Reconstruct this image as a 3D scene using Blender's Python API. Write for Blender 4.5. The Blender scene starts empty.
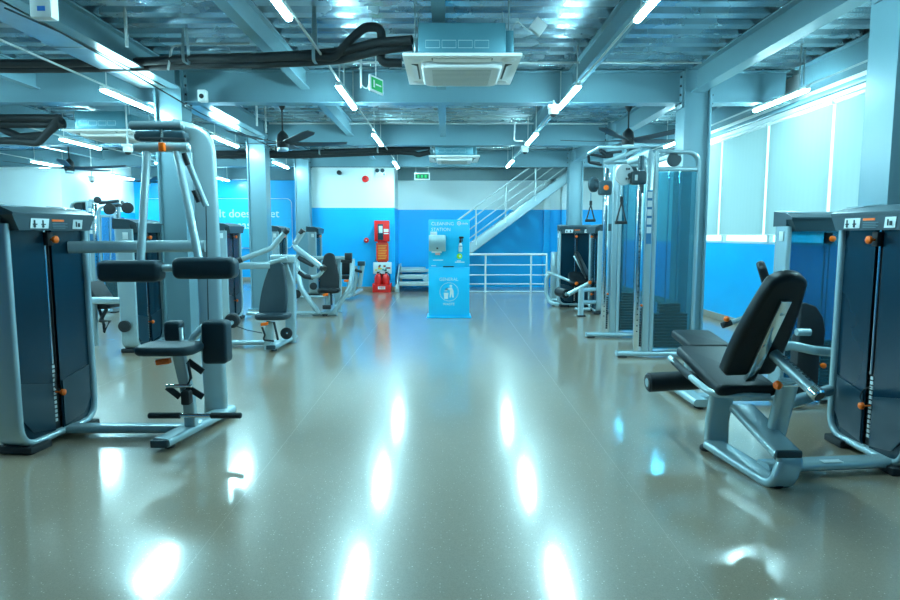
import bpy, bmesh, math, random
from mathutils import Vector, Matrix
random.seed(7)
PI = math.pi
scn = bpy.context.scene
COL = scn.collection

# ------------------------------------------------------------------ camera
FOC = 620.0; CAMH = 1.40
PITCH = math.atan(65.0 / FOC); YAW = math.radians(-0.28)
cam_data = bpy.data.cameras.new('camera'); cam = bpy.data.objects.new('camera', cam_data)
COL.objects.link(cam)
cam.location = (0, 0, CAMH); cam.rotation_euler = (PI / 2 - PITCH, 0, YAW)
cam_data.sensor_width = 36.0; cam_data.lens = FOC / 900.0 * 36.0
cam_data.clip_start = 0.05; cam_data.clip_end = 200
scn.camera = cam

# ------------------------------------------------------------------ world, exposure
w = bpy.data.worlds.new('daylight'); scn.world = w; w.use_nodes = True
bg = w.node_tree.nodes['Background']
bg.inputs[0].default_value = (0.45, 0.92, 1.0, 1); bg.inputs[1].default_value = 4.2
vs = scn.view_settings
vs.view_transform = 'Standard'; vs.look = 'None'; vs.gamma = 1.0; vs.use_curve_mapping = False
vs.exposure = 0.0
scn.cycles.use_denoising = True
scn.cycles.max_bounces = 7; scn.cycles.diffuse_bounces = 4; scn.cycles.glossy_bounces = 4
scn.cycles.transparent_max_bounces = 8; scn.cycles.transmission_bounces = 4
scn.cycles.sample_clamp_indirect = 6.0
scn.cycles.caustics_reflective = False; scn.cycles.caustics_refractive = False
LAMP_COL = (0.45, 0.885, 1.0); LAMP_W = 300.0

# ------------------------------------------------------------------ pixel helper (distance always comes from the caller)
def _ray(px, py):
    a = (px - 450) / FOC; b = (300 - py) / FOC
    y = math.cos(PITCH) + b * math.sin(PITCH); z = b * math.cos(PITCH) - math.sin(PITCH)
    c, s = math.cos(YAW), math.sin(YAW)
    return Vector((a * c - y * s, a * s + y * c, z))
def PY(px, py, Y):
    r = _ray(px, py); k = Y / r.y; return Vector((r.x * k, Y, CAMH + r.z * k))
def PX(px, py, X):
    r = _ray(px, py); k = X / r.x; return Vector((X, r.y * k, CAMH + r.z * k))
def PZ(px, py, Z):
    r = _ray(px, py); k = (Z - CAMH) / r.z; return Vector((r.x * k, r.y * k, Z))

# ------------------------------------------------------------------ materials
MATS = {}
def mat(name, col, rough=0.5, metal=0.0, var=0.06, scale=6.0, bump=0.0, bscale=60.0, coat=0.0, spec=0.5):
    if name in MATS: return MATS[name]
    m = bpy.data.materials.new(name); m.use_nodes = True; MATS[name] = m
    nt = m.node_tree; b = nt.nodes['Principled BSDF']
    tc = nt.nodes.new('ShaderNodeTexCoord')
    nz = nt.nodes.new('ShaderNodeTexNoise'); nz.inputs['Scale'].default_value = scale; nz.inputs['Detail'].default_value = 4
    nt.links.new(tc.outputs['Object'], nz.inputs['Vector'])
    mx = nt.nodes.new('ShaderNodeMix'); mx.data_type = 'RGBA'
    mx.inputs['A'].default_value = tuple(max(0, c * (1 - var)) for c in col) + (1,)
    mx.inputs['B'].default_value = tuple(min(1, c * (1 + var)) for c in col) + (1,)
    nt.links.new(nz.outputs['Fac'], mx.inputs['Factor'])
    nt.links.new(mx.outputs['Result'], b.inputs['Base Color'])
    b.inputs['Roughness'].default_value = rough; b.inputs['Metallic'].default_value = metal
    b.inputs['Specular IOR Level'].default_value = spec
    if coat: b.inputs['Coat Weight'].default_value = coat; b.inputs['Coat Roughness'].default_value = 0.08
    if bump:
        n2 = nt.nodes.new('ShaderNodeTexNoise'); n2.inputs['Scale'].default_value = bscale
        nt.links.new(tc.outputs['Object'], n2.inputs['Vector'])
        bp = nt.nodes.new('ShaderNodeBump'); bp.inputs['Strength'].default_value = bump; bp.inputs['Distance'].default_value = 0.01
        nt.links.new(n2.outputs['Fac'], bp.inputs['Height']); nt.links.new(bp.outputs['Normal'], b.inputs['Normal'])
    return m
def emat(name, col, strength):
    if name in MATS: return MATS[name]
    m = bpy.data.materials.new(name); m.use_nodes = True; MATS[name] = m
    b = m.node_tree.nodes['Principled BSDF']
    b.inputs['Base Color'].default_value = tuple(col) + (1,)
    b.inputs['Emission Color'].default_value = tuple(col) + (1,); b.inputs['Emission Strength'].default_value = strength
    return m
def glassy(name, tint, clear=0.8, rough=0.05):
    """thin sheet: part see-through (tinted), part glossy"""
    if name in MATS: return MATS[name]
    m = bpy.data.materials.new(name); m.use_nodes = True; MATS[name] = m
    nt = m.node_tree; nt.nodes.remove(nt.nodes['Principled BSDF']); out = nt.nodes['Material Output']
    tr = nt.nodes.new('ShaderNodeBsdfTransparent'); tr.inputs[0].default_value = tuple(tint) + (1,)
    gl = nt.nodes.new('ShaderNodeBsdfPrincipled'); gl.inputs['Base Color'].default_value = tuple(c * 0.25 for c in tint) + (1,)
    gl.inputs['Roughness'].default_value = rough
    mx = nt.nodes.new('ShaderNodeMixShader'); mx.inputs[0].default_value = 1 - clear
    nt.links.new(tr.outputs[0], mx.inputs[1]); nt.links.new(gl.outputs[0], mx.inputs[2]); nt.links.new(mx.outputs[0], out.inputs[0])
    return m

M_STEEL = mat('painted_steel', (0.15, 0.275, 0.325), 0.26, 0.0, 0.05, 3.0, spec=0.6)
M_FRAME = mat('silver_powdercoat', (0.39, 0.53, 0.57), 0.27, 0.35, 0.03, 8.0, 0.02, 400)
M_CHROME = mat('chrome', (0.75, 0.8, 0.82), 0.12, 1.0, 0.02)
M_BLACK = mat('black_rubber', (0.012, 0.016, 0.02), 0.6, 0.0, 0.2, 20)
M_VINYL = mat('black_vinyl', (0.006, 0.010, 0.013), 0.45, 0.0, 0.2, 12, 0.05, 300, spec=0.3)
M_GREYPLASTIC = mat('dark_grey_plastic', (0.025, 0.055, 0.07), 0.4, 0.0, 0.1, 8)
M_GREYPAD = mat('grey_vinyl', (0.016, 0.036, 0.048), 0.45, 0.0, 0.12, 10, 0.05, 300, spec=0.3)
M_NAVY = mat('navy_acrylic', (0.003, 0.024, 0.042), 0.18, 0.0, 0.25, 1.5, spec=0.35)
M_NAVY2 = mat('navy_lower_panel', (0.008, 0.035, 0.055), 0.30, 0.0, 0.2, 2)
M_ORANGE = mat('orange_plastic', (1.0, 0.15, 0.004), 0.4, 0.0, 0.05)
M_WHITE = mat('white_plastic', (0.80, 0.84, 0.84), 0.4, 0.0, 0.03)
M_STICK = mat('sticker_white', (0.62, 0.70, 0.72), 0.5, 0.0, 0.05)
M_RED = mat('red_paint', (0.80, 0.012, 0.010), 0.35, 0.0, 0.05)
M_GALV = mat('galvanised_steel', (0.42, 0.52, 0.54), 0.28, 0.85, 0.2, 5, 0.1, 25)
M_HOUSING = mat('unit_housing_steel', (0.10, 0.27, 0.33), 0.35, 0.4, 0.1, 6)
M_CONDUIT = mat('white_conduit', (0.55, 0.62, 0.62), 0.45)
M_TUBE = emat('lit_tube', LAMP_COL, LAMP_W)

# ------------------------------------------------------------------ mesh builder
def fillet(pts, r, n=6):
    pts = [Vector(p) for p in pts]; out = [pts[0]]
    for i in range(1, len(pts) - 1):
        p = pts[i]; rr = r[i] if isinstance(r, (list, tuple)) else r
        a = pts[i - 1] - p; b = pts[i + 1] - p; la, lb = a.length, b.length
        a.normalize(); b.normalize(); ang = a.angle(b)
        if rr <= 1e-5 or ang > PI - 0.02: out.append(p); continue
        d = min(rr / math.tan(ang / 2), la * 0.49, lb * 0.49)
        p0 = p + a * d; p1 = p + b * d
        for k in range(n + 1):
            t = k / n; out.append(p0 * (1 - t) ** 2 + p * (2 * t * (1 - t)) + p1 * t * t)
    out.append(pts[-1]); return out
def rprof(w, h, r, n=3):
    r = min(r, w / 2 - 1e-4, h / 2 - 1e-4); out = []
    for cx, cy, a0 in ((w/2-r, h/2-r, 0), (-w/2+r, h/2-r, PI/2), (-w/2+r, -h/2+r, PI), (w/2-r, -h/2+r, 1.5*PI)):
        for k in range(n + 1):
            a = a0 + PI / 2 * k / n; out.append((cx + r * math.cos(a), cy + r * math.sin(a)))
    return out
def cprof(r, n=12): return [(r * math.cos(2*PI*k/n), r * math.sin(2*PI*k/n)) for k in range(n)]

class MB:
    def __init__(s, xf=None): s.v = []; s.f = []; s.xf = xf
    def _add(s, vs, fs):
        o = len(s.v)
        for p in vs:
            p = Vector(p); s.v.append(s.xf @ p if s.xf else p)
        s.f += [tuple(i + o for i in f) for f in fs]; return s
    def box(s, x0, x1, y0, y1, z0, z1, bev=0.0, seg=2):
        if bev > 0:
            bm = bmesh.new(); bmesh.ops.create_cube(bm, size=1)
            for v in bm.verts: v.co = Vector(((x0+x1)/2 + v.co.x*(x1-x0), (y0+y1)/2 + v.co.y*(y1-y0), (z0+z1)/2 + v.co.z*(z1-z0)))
            bmesh.ops.bevel(bm, geom=list(bm.edges), offset=bev, segments=seg, affect='EDGES', profile=0.5, clamp_overlap=True)
            bm.verts.index_update()
            s._add([v.co.copy() for v in bm.verts], [[v.index for v in f.verts] for f in bm.faces]); bm.free(); return s
        vs = [(x, y, z) for x in (x0, x1) for y in (y0, y1) for z in (z0, z1)]
        return s._add(vs, [(0,1,3,2), (4,6,7,5), (0,4,5,1), (2,3,7,6), (0,2,6,4), (1,5,7,3)])
    def obox(s, c, ax, ay, az, bev=0.0):
        """box at centre c with half-axes ax, ay, az (vectors)"""
        m = MB(); m.box(-1, 1, -1, 1, -1, 1) if not bev else m.box(-1, 1, -1, 1, -1, 1, bev)
        c, ax, ay, az = map(Vector, (c, ax, ay, az))
        if bev:
            la, lb, lc = ax.length, ay.length, az.length; m = MB(); m.box(-la, la, -lb, lb, -lc, lc, bev)
            ax, ay, az = ax.normalized(), ay.normalized(), az.normalized()
        return s._add([c + ax * p.x + ay * p.y + az * p.z for p in m.v], m.f)
    def sweep(s, pts, prof, ref=(0, 0, 1), cap=True, closed=False, scales=None):
        pts = [Vector(p) for p in pts]; n = len(pts); ref = Vector(ref); vs = []; m = len(prof)
        for i, p in enumerate(pts):
            if closed: t = pts[(i+1) % n] - pts[i-1]
            else: t = pts[min(i+1, n-1)] - pts[max(i-1, 0)]
            t.normalize(); a = ref - t * ref.dot(t)
            if a.length < 1e-4: a = Vector((1, 0, 0)) - t * t.x
            if a.length < 1e-4: a = Vector((0, 1, 0)) - t * t.y
            a.normalize(); b = t.cross(a); k = scales[i] if scales else 1.0
            vs += [p + a * (u * k) + b * (v * k) for u, v in prof]
        fs = []
        for i in range(n if closed else n - 1):
            j = (i + 1) % n
            for k in range(m):
                l = (k + 1) % m; fs.append((i*m+k, i*m+l, j*m+l, j*m+k))
        if cap and not closed: fs += [tuple(range(m-1, -1, -1)), tuple((n-1)*m + k for k in range(m))]
        return s._add(vs, fs)
    def tube(s, pts, r, n=12, fr=0.0, ref=(0.13, 0.21, 1)):
        if fr: pts = fillet(pts, fr)
        return s.sweep(pts, cprof(r, n), ref)
    def bar(s, pts, w, h, r=0.01, ref=(0, 0, 1), fr=0.0, n=6):
        """rounded rectangular tube: w along ref, h across"""
        if fr: pts = fillet(pts, fr, n)
        return s.sweep(pts, rprof(w, h, r), ref)
    def lathe(s, p, axis, prof, n=20):
        p = Vector(p); t = Vector(axis).normalized()
        a = t.orthogonal().normalized(); b = t.cross(a); vs = []; fs = []; m = len(prof)
        for k in range(n):
            d = a * math.cos(2*PI*k/n) + b * math.sin(2*PI*k/n)
            vs += [p + t * h + d * max(r, 1e-5) for r, h in prof]
        for k in range(n):
            l = (k + 1) % n
            for i in range(m - 1): fs.append((k*m+i, l*m+i, l*m+i+1, k*m+i+1))
        return s._add(vs, fs)
    def cyl(s, p0, p1, r, n=20, bev=0.004, r2=None):
        p0, p1 = Vector(p0), Vector(p1); L = (p1 - p0).length; r2 = r if r2 is None else r2; bev = min(bev, L*0.3, r*0.4, r2*0.4)
        return s.lathe(p0, p1 - p0, [(0, 0), (r - bev, 0), (r, bev), (r2, L - bev), (r2 - bev, L), (0, L)], n)
    def ball(s, c, r, n=14):
        return s.lathe(Vector(c) - Vector((0, 0, r)), (0, 0, 1), [(r * math.sin(PI*k/8), r - r * math.cos(PI*k/8)) for k in range(9)], n)
    def prism(s, poly, vec):
        poly = [Vector(p) for p in poly]; vec = Vector(vec); n = len(poly)
        fs = [tuple(range(n-1, -1, -1)), tuple(range(n, 2*n))]
        fs += [(i, (i+1) % n, n + (i+1) % n, n + i) for i in range(n)]
        return s._add(poly + [p + vec for p in poly], fs)
    def cushion(s, outline, c, ax, ay, th, r=0.02, seg=4):
        """padded slab: 2D convex outline in the (ax, ay) plane, thickness th along ax x ay, edges rounded by r"""
        c, ax, ay = Vector(c), Vector(ax).normalized(), Vector(ay).normalized(); az = ax.cross(ay)
        n = len(outline); o2 = [Vector((p[0], p[1])) for p in outline]
        area = sum(o2[i].x * o2[(i+1) % n].y - o2[(i+1) % n].x * o2[i].y for i in range(n))
        if area < 0: o2.reverse()
        nr = []
        for i in range(n):
            e = o2[(i+1) % n] - o2[i-1]; e.normalize(); nr.append(Vector((e.y, -e.x)))
        rings = []
        for k in range(seg + 1): a = PI/2 * k / seg; rings.append((r * (1 - math.sin(a)), -th/2 + r * (1 - math.cos(a))))
        for k in range(seg + 1): a = PI/2 * k / seg; rings.append((r * (1 - math.cos(a)), th/2 - r * (1 - math.sin(a))))
        vs = []; fs = []
        for off, h in rings:
            for i in range(n):
                q = o2[i] - nr[i] * off; vs.append(c + ax * q.x + ay * q.y + az * h)
        for j in range(len(rings) - 1):
            for i in range(n): l = (i+1) % n; fs.append((j*n+i, j*n+l, (j+1)*n+l, (j+1)*n+i))
        fs += [tuple(range(n-1, -1, -1)), tuple((len(rings)-1)*n + i for i in range(n))]
        return s._add(vs, fs)
    def mesh(s, name, m, origin=(0, 0, 0), ang=40):
        o = Vector(origin); me = bpy.data.meshes.new(name)
        me.from_pydata([tuple(p - o) for p in s.v], [], s.f); me.materials.append(m)
        bm = bmesh.new(); bm.from_mesh(me); bmesh.ops.recalc_face_normals(bm, faces=bm.faces); bm.to_mesh(me); bm.free()
        me.polygons.foreach_set('use_smooth', [True] * len(me.polygons)); me.set_sharp_from_angle(angle=math.radians(ang))
        return me
    def build(s, name, m, parent=None, origin=None):
        """links everything collected as one mesh object; world coordinates in, origin at the parent's world place"""
        o = WORLD[parent.name] if parent is not None else Vector(origin) if origin is not None else s.base()
        ob = bpy.data.objects.new(name, s.mesh(name, m, o)); COL.objects.link(ob)
        if parent is not None: ob.parent = parent; WORLD[ob.name] = o
        else: ob.location = o; WORLD[ob.name] = Vector(o)
        return ob
    def base(s):
        lo = Vector([min(p[i] for p in s.v) for i in range(3)]); hi = Vector([max(p[i] for p in s.v) for i in range(3)])
        return Vector(((lo.x + hi.x) / 2, (lo.y + hi.y) / 2, lo.z))
WORLD = {}
def tag(o, label=None, cat=None, group=None, kind=None):
    if label: o['label'] = label
    if cat: o['category'] = cat
    if group: o['group'] = group
    if kind: o['kind'] = kind
    return o
def thing(name, label, cat, loc=(0, 0, 0), group=None):
    o = bpy.data.objects.new(name, None); COL.objects.link(o); o.location = loc; o.empty_display_size = 0.1
    WORLD[o.name] = Vector(loc); return tag(o, label, cat, group)
def struct(name, mb, m, label=None, parent=None):
    o = mb.build(name, m, parent)
    if parent is None: o['kind'] = 'structure'
    if label: o['label'] = label
    return o
def copy_tree(o, loc, label=None):
    """a copy of a thing with copies of its parts and sub-parts"""
    def rec(x, par):
        c = x.copy(); COL.objects.link(c); c.parent = par
        for ch in [k for k in KIDS.get(x.name, ())]: rec(ch, c)
        return c
    KIDS = {}
    for x in list(COL.objects):
        if x.parent: KIDS.setdefault(x.parent.name, []).append(x)
    c = rec(o, None); c.location = loc; WORLD[c.name] = Vector(loc)
    if label: c['label'] = label
    return c
def text_mesh(txt, size, m, origin, right, up, parent, name='lettering', depth=0.001, align='CENTER', spacing=1.0):
    """flat lettering: text in the plane (right, up) at origin"""
    cu = bpy.data.curves.new(name, 'FONT'); cu.body = txt; cu.size = size; cu.align_x = align; cu.align_y = 'CENTER'
    cu.extrude = depth; cu.space_line = spacing; cu.resolution_u = 3
    t = bpy.data.objects.new(name + '_curve', cu); COL.objects.link(t)
    dg = bpy.context.evaluated_depsgraph_get(); me = bpy.data.meshes.new_from_object(t.evaluated_get(dg))
    bpy.data.objects.remove(t); bpy.data.curves.remove(cu)
    r, u = Vector(right).normalized(), Vector(up).normalized(); nrm = r.cross(u)
    o = WORLD[parent.name]; og = Vector(origin) - o
    for v in me.vertices: v.co = og + r * v.co.x + u * v.co.y + nrm * v.co.z
    me.materials.clear(); me.materials.append(m); me.name = name
    ob = bpy.data.objects.new(name, me); COL.objects.link(ob); ob.parent = parent; WORLD[ob.name] = o
    return ob
# ================================================================== the setting
XL, XR, YB, YF = -13.0, 4.5, -4.2, 15.53        # room limits; YF = rear wall the fire point stands at
YREC = 19.1; XREC0, XREC1 = -9.5, -3.35         # recess with the blue slogan wall
BLUE_Z = 2.07
COLY = [0.65, 4.35, 8.06, 11.76, 15.36]
CLX, CRX = -3.51, 3.13

def wall_mat(name, low, high, zsplit, rough=0.35):
    m = bpy.data.materials.new(name); m.use_nodes = True; nt = m.node_tree; b = nt.nodes['Principled BSDF']
    g = nt.nodes.new('ShaderNodeNewGeometry'); sp = nt.nodes.new('ShaderNodeSeparateXYZ'); nt.links.new(g.outputs['Position'], sp.inputs[0])
    gt = nt.nodes.new('ShaderNodeMath'); gt.operation = 'GREATER_THAN'; gt.inputs[1].default_value = zsplit; nt.links.new(sp.outputs['Z'], gt.inputs[0])
    nz = nt.nodes.new('ShaderNodeTexNoise'); nz.inputs['Scale'].default_value = 1.3; nt.links.new(g.outputs['Position'], nz.inputs['Vector'])
    mx = nt.nodes.new('ShaderNodeMix'); mx.data_type = 'RGBA'; mx.inputs['A'].default_value = low + (1,); mx.inputs['B'].default_value = high + (1,)
    nt.links.new(gt.outputs[0], mx.inputs['Factor'])
    hv = nt.nodes.new('ShaderNodeHueSaturation'); mr = nt.nodes.new('ShaderNodeMapRange'); mr.inputs['To Min'].default_value = 0.95; mr.inputs['To Max'].default_value = 1.05
    nt.links.new(nz.outputs['Fac'], mr.inputs['Value']); nt.links.new(mr.outputs[0], hv.inputs['Value']); nt.links.new(mx.outputs['Result'], hv.inputs['Color'])
    nt.links.new(hv.outputs[0], b.inputs['Base Color']); b.inputs['Roughness'].default_value = rough
    n2 = nt.nodes.new('ShaderNodeTexNoise'); n2.inputs['Scale'].default_value = 40; nt.links.new(g.outputs['Position'], n2.inputs['Vector'])
    bp = nt.nodes.new('ShaderNodeBump'); bp.inputs['Strength'].default_value = 0.05; nt.links.new(n2.outputs['Fac'], bp.inputs['Height']); nt.links.new(bp.outputs[0], b.inputs['Normal'])
    return m
BLUE = (0.004, 0.42, 0.86); WHITE = (0.74, 0.84, 0.84)
M_WALL2 = wall_mat('two_tone_wall_paint', BLUE, WHITE, BLUE_Z)
M_WALLW = wall_mat('window_wall_paint', BLUE, (0.62, 0.68, 0.68), 1.27)
M_SIGNWALL = wall_mat('blue_slogan_wall_paint', (0.004, 0.42, 0.86), (0.004, 0.42, 0.86), 9.0)

# floor: vinyl sheets with welded seams
def floor_mat():
    m = bpy.data.materials.new('speckled_vinyl'); m.use_nodes = True; nt = m.node_tree; b = nt.nodes['Principled BSDF']
    g = nt.nodes.new('ShaderNodeNewGeometry')
    nz = nt.nodes.new('ShaderNodeTexNoise'); nz.inputs['Scale'].default_value = 1.1; nz.inputs['Detail'].default_value = 6
    vo = nt.nodes.new('ShaderNodeTexVoronoi'); vo.inputs['Scale'].default_value = 75
    vo2 = nt.nodes.new('ShaderNodeTexVoronoi'); vo2.inputs['Scale'].default_value = 240
    for n in (nz, vo, vo2): nt.links.new(g.outputs['Position'], n.inputs['Vector'])
    base = nt.nodes.new('ShaderNodeMix'); base.data_type = 'RGBA'
    base.inputs['A'].default_value = (0.29, 0.215, 0.148, 1); base.inputs['B'].default_value = (0.36, 0.265, 0.182, 1)
    nt.links.new(nz.outputs['Fac'], base.inputs['Factor'])
    # light chips: small voronoi cells close to a cell centre, only some cells
    lt = nt.nodes.new('ShaderNodeMath'); lt.operation = 'LESS_THAN'; lt.inputs[1].default_value = 0.21; nt.links.new(vo.outputs['Distance'], lt.inputs[0])
    sp = nt.nodes.new('ShaderNodeSeparateColor'); nt.links.new(vo.outputs['Color'], sp.inputs[0])
    gt = nt.nodes.new('ShaderNodeMath'); gt.operation = 'GREATER_THAN'; gt.inputs[1].default_value = 0.78; nt.links.new(sp.outputs[0], gt.inputs[0])
    mu = nt.nodes.new('ShaderNodeMath'); mu.operation = 'MULTIPLY'; nt.links.new(lt.outputs[0], mu.inputs[0]); nt.links.new(gt.outputs[0], mu.inputs[1])
    mx = nt.nodes.new('ShaderNodeMix'); mx.data_type = 'RGBA'; nt.links.new(mu.outputs[0], mx.inputs['Factor'])
    nt.links.new(base.outputs['Result'], mx.inputs['A']); mx.inputs['B'].default_value = (0.72, 0.55, 0.42, 1)
    # fine grain
    sp2 = nt.nodes.new('ShaderNodeSeparateColor'); nt.links.new(vo2.outputs['Color'], sp2.inputs[0])
    mr = nt.nodes.new('ShaderNodeMapRange'); mr.inputs['To Min'].default_value = 0.86; mr.inputs['To Max'].default_value = 1.12; nt.links.new(sp2.outputs[1], mr.inputs['Value'])
    hv = nt.nodes.new('ShaderNodeHueSaturation'); nt.links.new(mr.outputs[0], hv.inputs['Value']); nt.links.new(mx.outputs['Result'], hv.inputs['Color'])
    nt.links.new(hv.outputs[0], b.inputs['Base Color'])
    n3 = nt.nodes.new('ShaderNodeTexNoise'); n3.inputs['Scale'].default_value = 0.8; n3.inputs['Detail'].default_value = 3; nt.links.new(g.outputs['Position'], n3.inputs['Vector'])
    mr2 = nt.nodes.new('ShaderNodeMapRange'); mr2.inputs['To Min'].default_value = 0.26; mr2.inputs['To Max'].default_value = 0.32; nt.links.new(n3.outputs['Fac'], mr2.inputs['Value'])
    nt.links.new(mr2.outputs[0], b.inputs['Roughness']); b.inputs['Specular IOR Level'].default_value = 1.0; b.inputs['Coat Weight'].default_value = 1.0; b.inputs['Coat Roughness'].default_value = 0.115; b.inputs['Coat IOR'].default_value = 1.8
    n4 = nt.nodes.new('ShaderNodeTexNoise'); n4.inputs['Scale'].default_value = 4.5; n4.inputs['Detail'].default_value = 2; nt.links.new(g.outputs['Position'], n4.inputs['Vector'])
    bp = nt.nodes.new('ShaderNodeBump'); bp.inputs['Strength'].default_value = 0.0; bp.inputs['Distance'].default_value = 0.01
    nt.links.new(n4.outputs['Fac'], bp.inputs['Height']); nt.links.new(bp.outputs[0], b.inputs['Normal'])
    return m
M_FLOOR = floor_mat()
M_WELD = mat('seam_weld', (0.46, 0.33, 0.25), 0.3)
floor = struct('floor', MB().box(XL - .2, XR + .2, YB - .2, YREC + .2, -0.12, -0.004), mat('screed', (0.3, 0.28, 0.25), 0.8), 'speckled beige vinyl floor with welded seams')
seams = [-13.2, -11.75, -9.62, -7.49, -5.36, -3.23, -1.10, 1.03, 3.16, 4.7]
for a, c in zip(seams[:-1], seams[1:]):
    MB().box(a + .001, c - .001, YB - .1, YREC + .1, -0.004, 0.0).build('floor_sheet', M_FLOOR, floor)
for a in seams[1:-1]:
    MB().box(a - .001, a + .001, YB - .1, YREC + .1, -0.004, 0.0002).build('seam_weld', M_WELD, floor)

# walls
T = 0.15; ZT = 3.62
struct('wall_left', MB().box(XL - T, XL, YB - T, YF + T, 0, ZT), M_WALL2)
struct('wall_back_left', MB().box(XL, XREC0, YF, YF + T, 0, ZT), M_WALL2)
struct('wall_recess_left', MB().box(XREC0 - T, XREC0, YF + T, YREC, 0, ZT), M_WALL2)
signwall = struct('wall_slogan', MB().box(XREC0 - T, XREC1 + T, YREC, YREC + T, 0, ZT), M_SIGNWALL, 'bright blue wall with outlined slogan panel')
struct('wall_recess_right', MB().box(XREC1, XREC1 + T, YF + T, YREC, 0, ZT), M_WALL2)
XST = -1.30; YST = 16.72
struct('wall_back', MB().box(XREC1, XST, YF, YF + T, 0, ZT), M_WALL2, 'blue and white rear wall behind the fire point')
struct('wall_stair_side', MB().box(XST - T, XST, YF + T, YST, 0, ZT), M_WALL2)
struct('wall_stair', MB().box(XST - T, XR + T, YST, YST + T, 0, ZT), M_WALL2, 'blue and white wall behind the stair')
struct('wall_front', MB().box(XL - T, XR + T, YB - T, YB, 0, ZT), M_SIGNWALL)
WY0, WY1, WZ0, WZ1 = -2.9, 11.72, 1.27, 2.98
struct('wall_right', MB().box(XR, XR + T, YB, YST, 0, WZ0).box(XR, XR + T, WY1, YST, WZ0, ZT).box(XR, XR + T, YB, WY0, WZ0, ZT).box(XR, XR + T, WY0, WY1, WZ1, ZT), M_WALLW, 'blue painted wall under the row of windows')
# pilaster strips on the stair wall
for x in (2.58, 3.05):
    struct('trim_1', MB().box(x, x + .16, YST - .1, YST, 0, 2.84, 0.004), M_WALL2)
struct('trim_3', MB().box(XST, XR, YST - .10, YST, 2.84, 3.44, .004), mat('bulkhead_grey', (.20, .30, .32), .5))
# skirting
M_SKIRT = mat('skirting_grey_brown', (0.30, 0.26, 0.21), 0.5)
struct('baseboard_back', MB().box(XREC1, XST, YF - .015, YF, 0, 0.11, 0.003), M_SKIRT)
struct('baseboard_right', MB().box(XR - .015, XR, YB, YST, 0, 0.11, 0.003), M_SKIRT)
struct('baseboard_left', MB().box(XL, XREC0, YF - .015, YF, 0, 0.11, 0.003), M_SKIRT)
struct('baseboard_slogan', MB().box(XREC0, XREC1, YREC - .015, YREC, 0, 0.11, 0.003), M_SKIRT)

# slogan panel: rounded outline and lettering
M_LETTER = mat('slogan_white', (0.75, 0.85, 0.88), 0.5)
def rrect(x0, x1, z0, z1, r, y, n=6):
    out = []
    for cx, cz, a0 in ((x1-r, z1-r, 0), (x0+r, z1-r, PI/2), (x0+r, z0+r, PI), (x1-r, z0+r, 1.5*PI)):
        for k in range(n + 1): a = a0 + PI/2*k/n; out.append(Vector((cx + r*math.cos(a), y, cz + r*math.sin(a))))
    return out
sg = thing('slogan_panel', 'white outlined slogan panel with lettering on the bright blue wall', 'wall sign', (-7.0, YREC - .02, 1.2))
MB().sweep(rrect(-9.2, -4.72, 1.0, 2.50, 0.16, YREC - .030), rprof(0.03, 0.012, 0.002, 1), (0, 1, 0), closed=True).build('outline', M_LETTER, sg)
MB().box(-9.17, -4.75, YREC - .026, YREC - .002, 1.03, 2.47).build('panel', mat('slogan_panel_blue', (0.01, 0.50, 0.88), 0.4), sg)
_p = PY(249, 213.8, YREC - .028)
text_mesh("It doesn't get", 0.345, M_LETTER, (_p.x, _p.y, _p.z), (1, 0, 0), (0, 0, 1), sg)
_p = PY(250, 225.2, YREC - .028)
text_mesh("easier", 0.345, M_LETTER, (_p.x, _p.y, _p.z), (1, 0, 0), (0, 0, 1), sg)

# windows with roller blinds
M_MULL = mat('window_frame_white', (0.70, 0.75, 0.75), 0.4)
M_PANE = glassy('window_glass', (0.93, 0.97, 0.98), 0.90, 0.02)
mb = bpy.data.materials.new('blind_fabric'); mb.use_nodes = True; nt = mb.node_tree
nt.nodes.remove(nt.nodes['Principled BSDF'])
tl = nt.nodes.new('ShaderNodeBsdfTranslucent'); df = nt.nodes.new('ShaderNodeBsdfDiffuse'); mx = nt.nodes.new('ShaderNodeMixShader'); mx.inputs[0].default_value = 0.80
nz = nt.nodes.new('ShaderNodeTexWave'); nz.inputs['Scale'].default_value = 3; nz.inputs['Distortion'].default_value = 2; nz.bands_direction = 'Y'
cr = nt.nodes.new('ShaderNodeMix'); cr.data_type = 'RGBA'; cr.inputs['A'].default_value = (0.52, 0.58, 0.585, 1); cr.inputs['B'].default_value = (0.53, 0.59, 0.595, 1)
tcw = nt.nodes.new('ShaderNodeTexCoord'); nt.links.new(tcw.outputs['Object'], nz.inputs['Vector']); nt.links.new(nz.outputs['Fac'], cr.inputs['Factor'])
nt.links.new(cr.outputs['Result'], tl.inputs[0]); nt.links.new(cr.outputs['Result'], df.inputs[0])
nt.links.new(df.outputs[0], mx.inputs[1]); nt.links.new(tl.outputs[0], mx.inputs[2]); nt.links.new(mx.outputs[0], nt.nodes['Material Output'].inputs[0])
M_BLIND = mb
gaps = [11.70 - 1.463 * k for k in range(11)]
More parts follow.
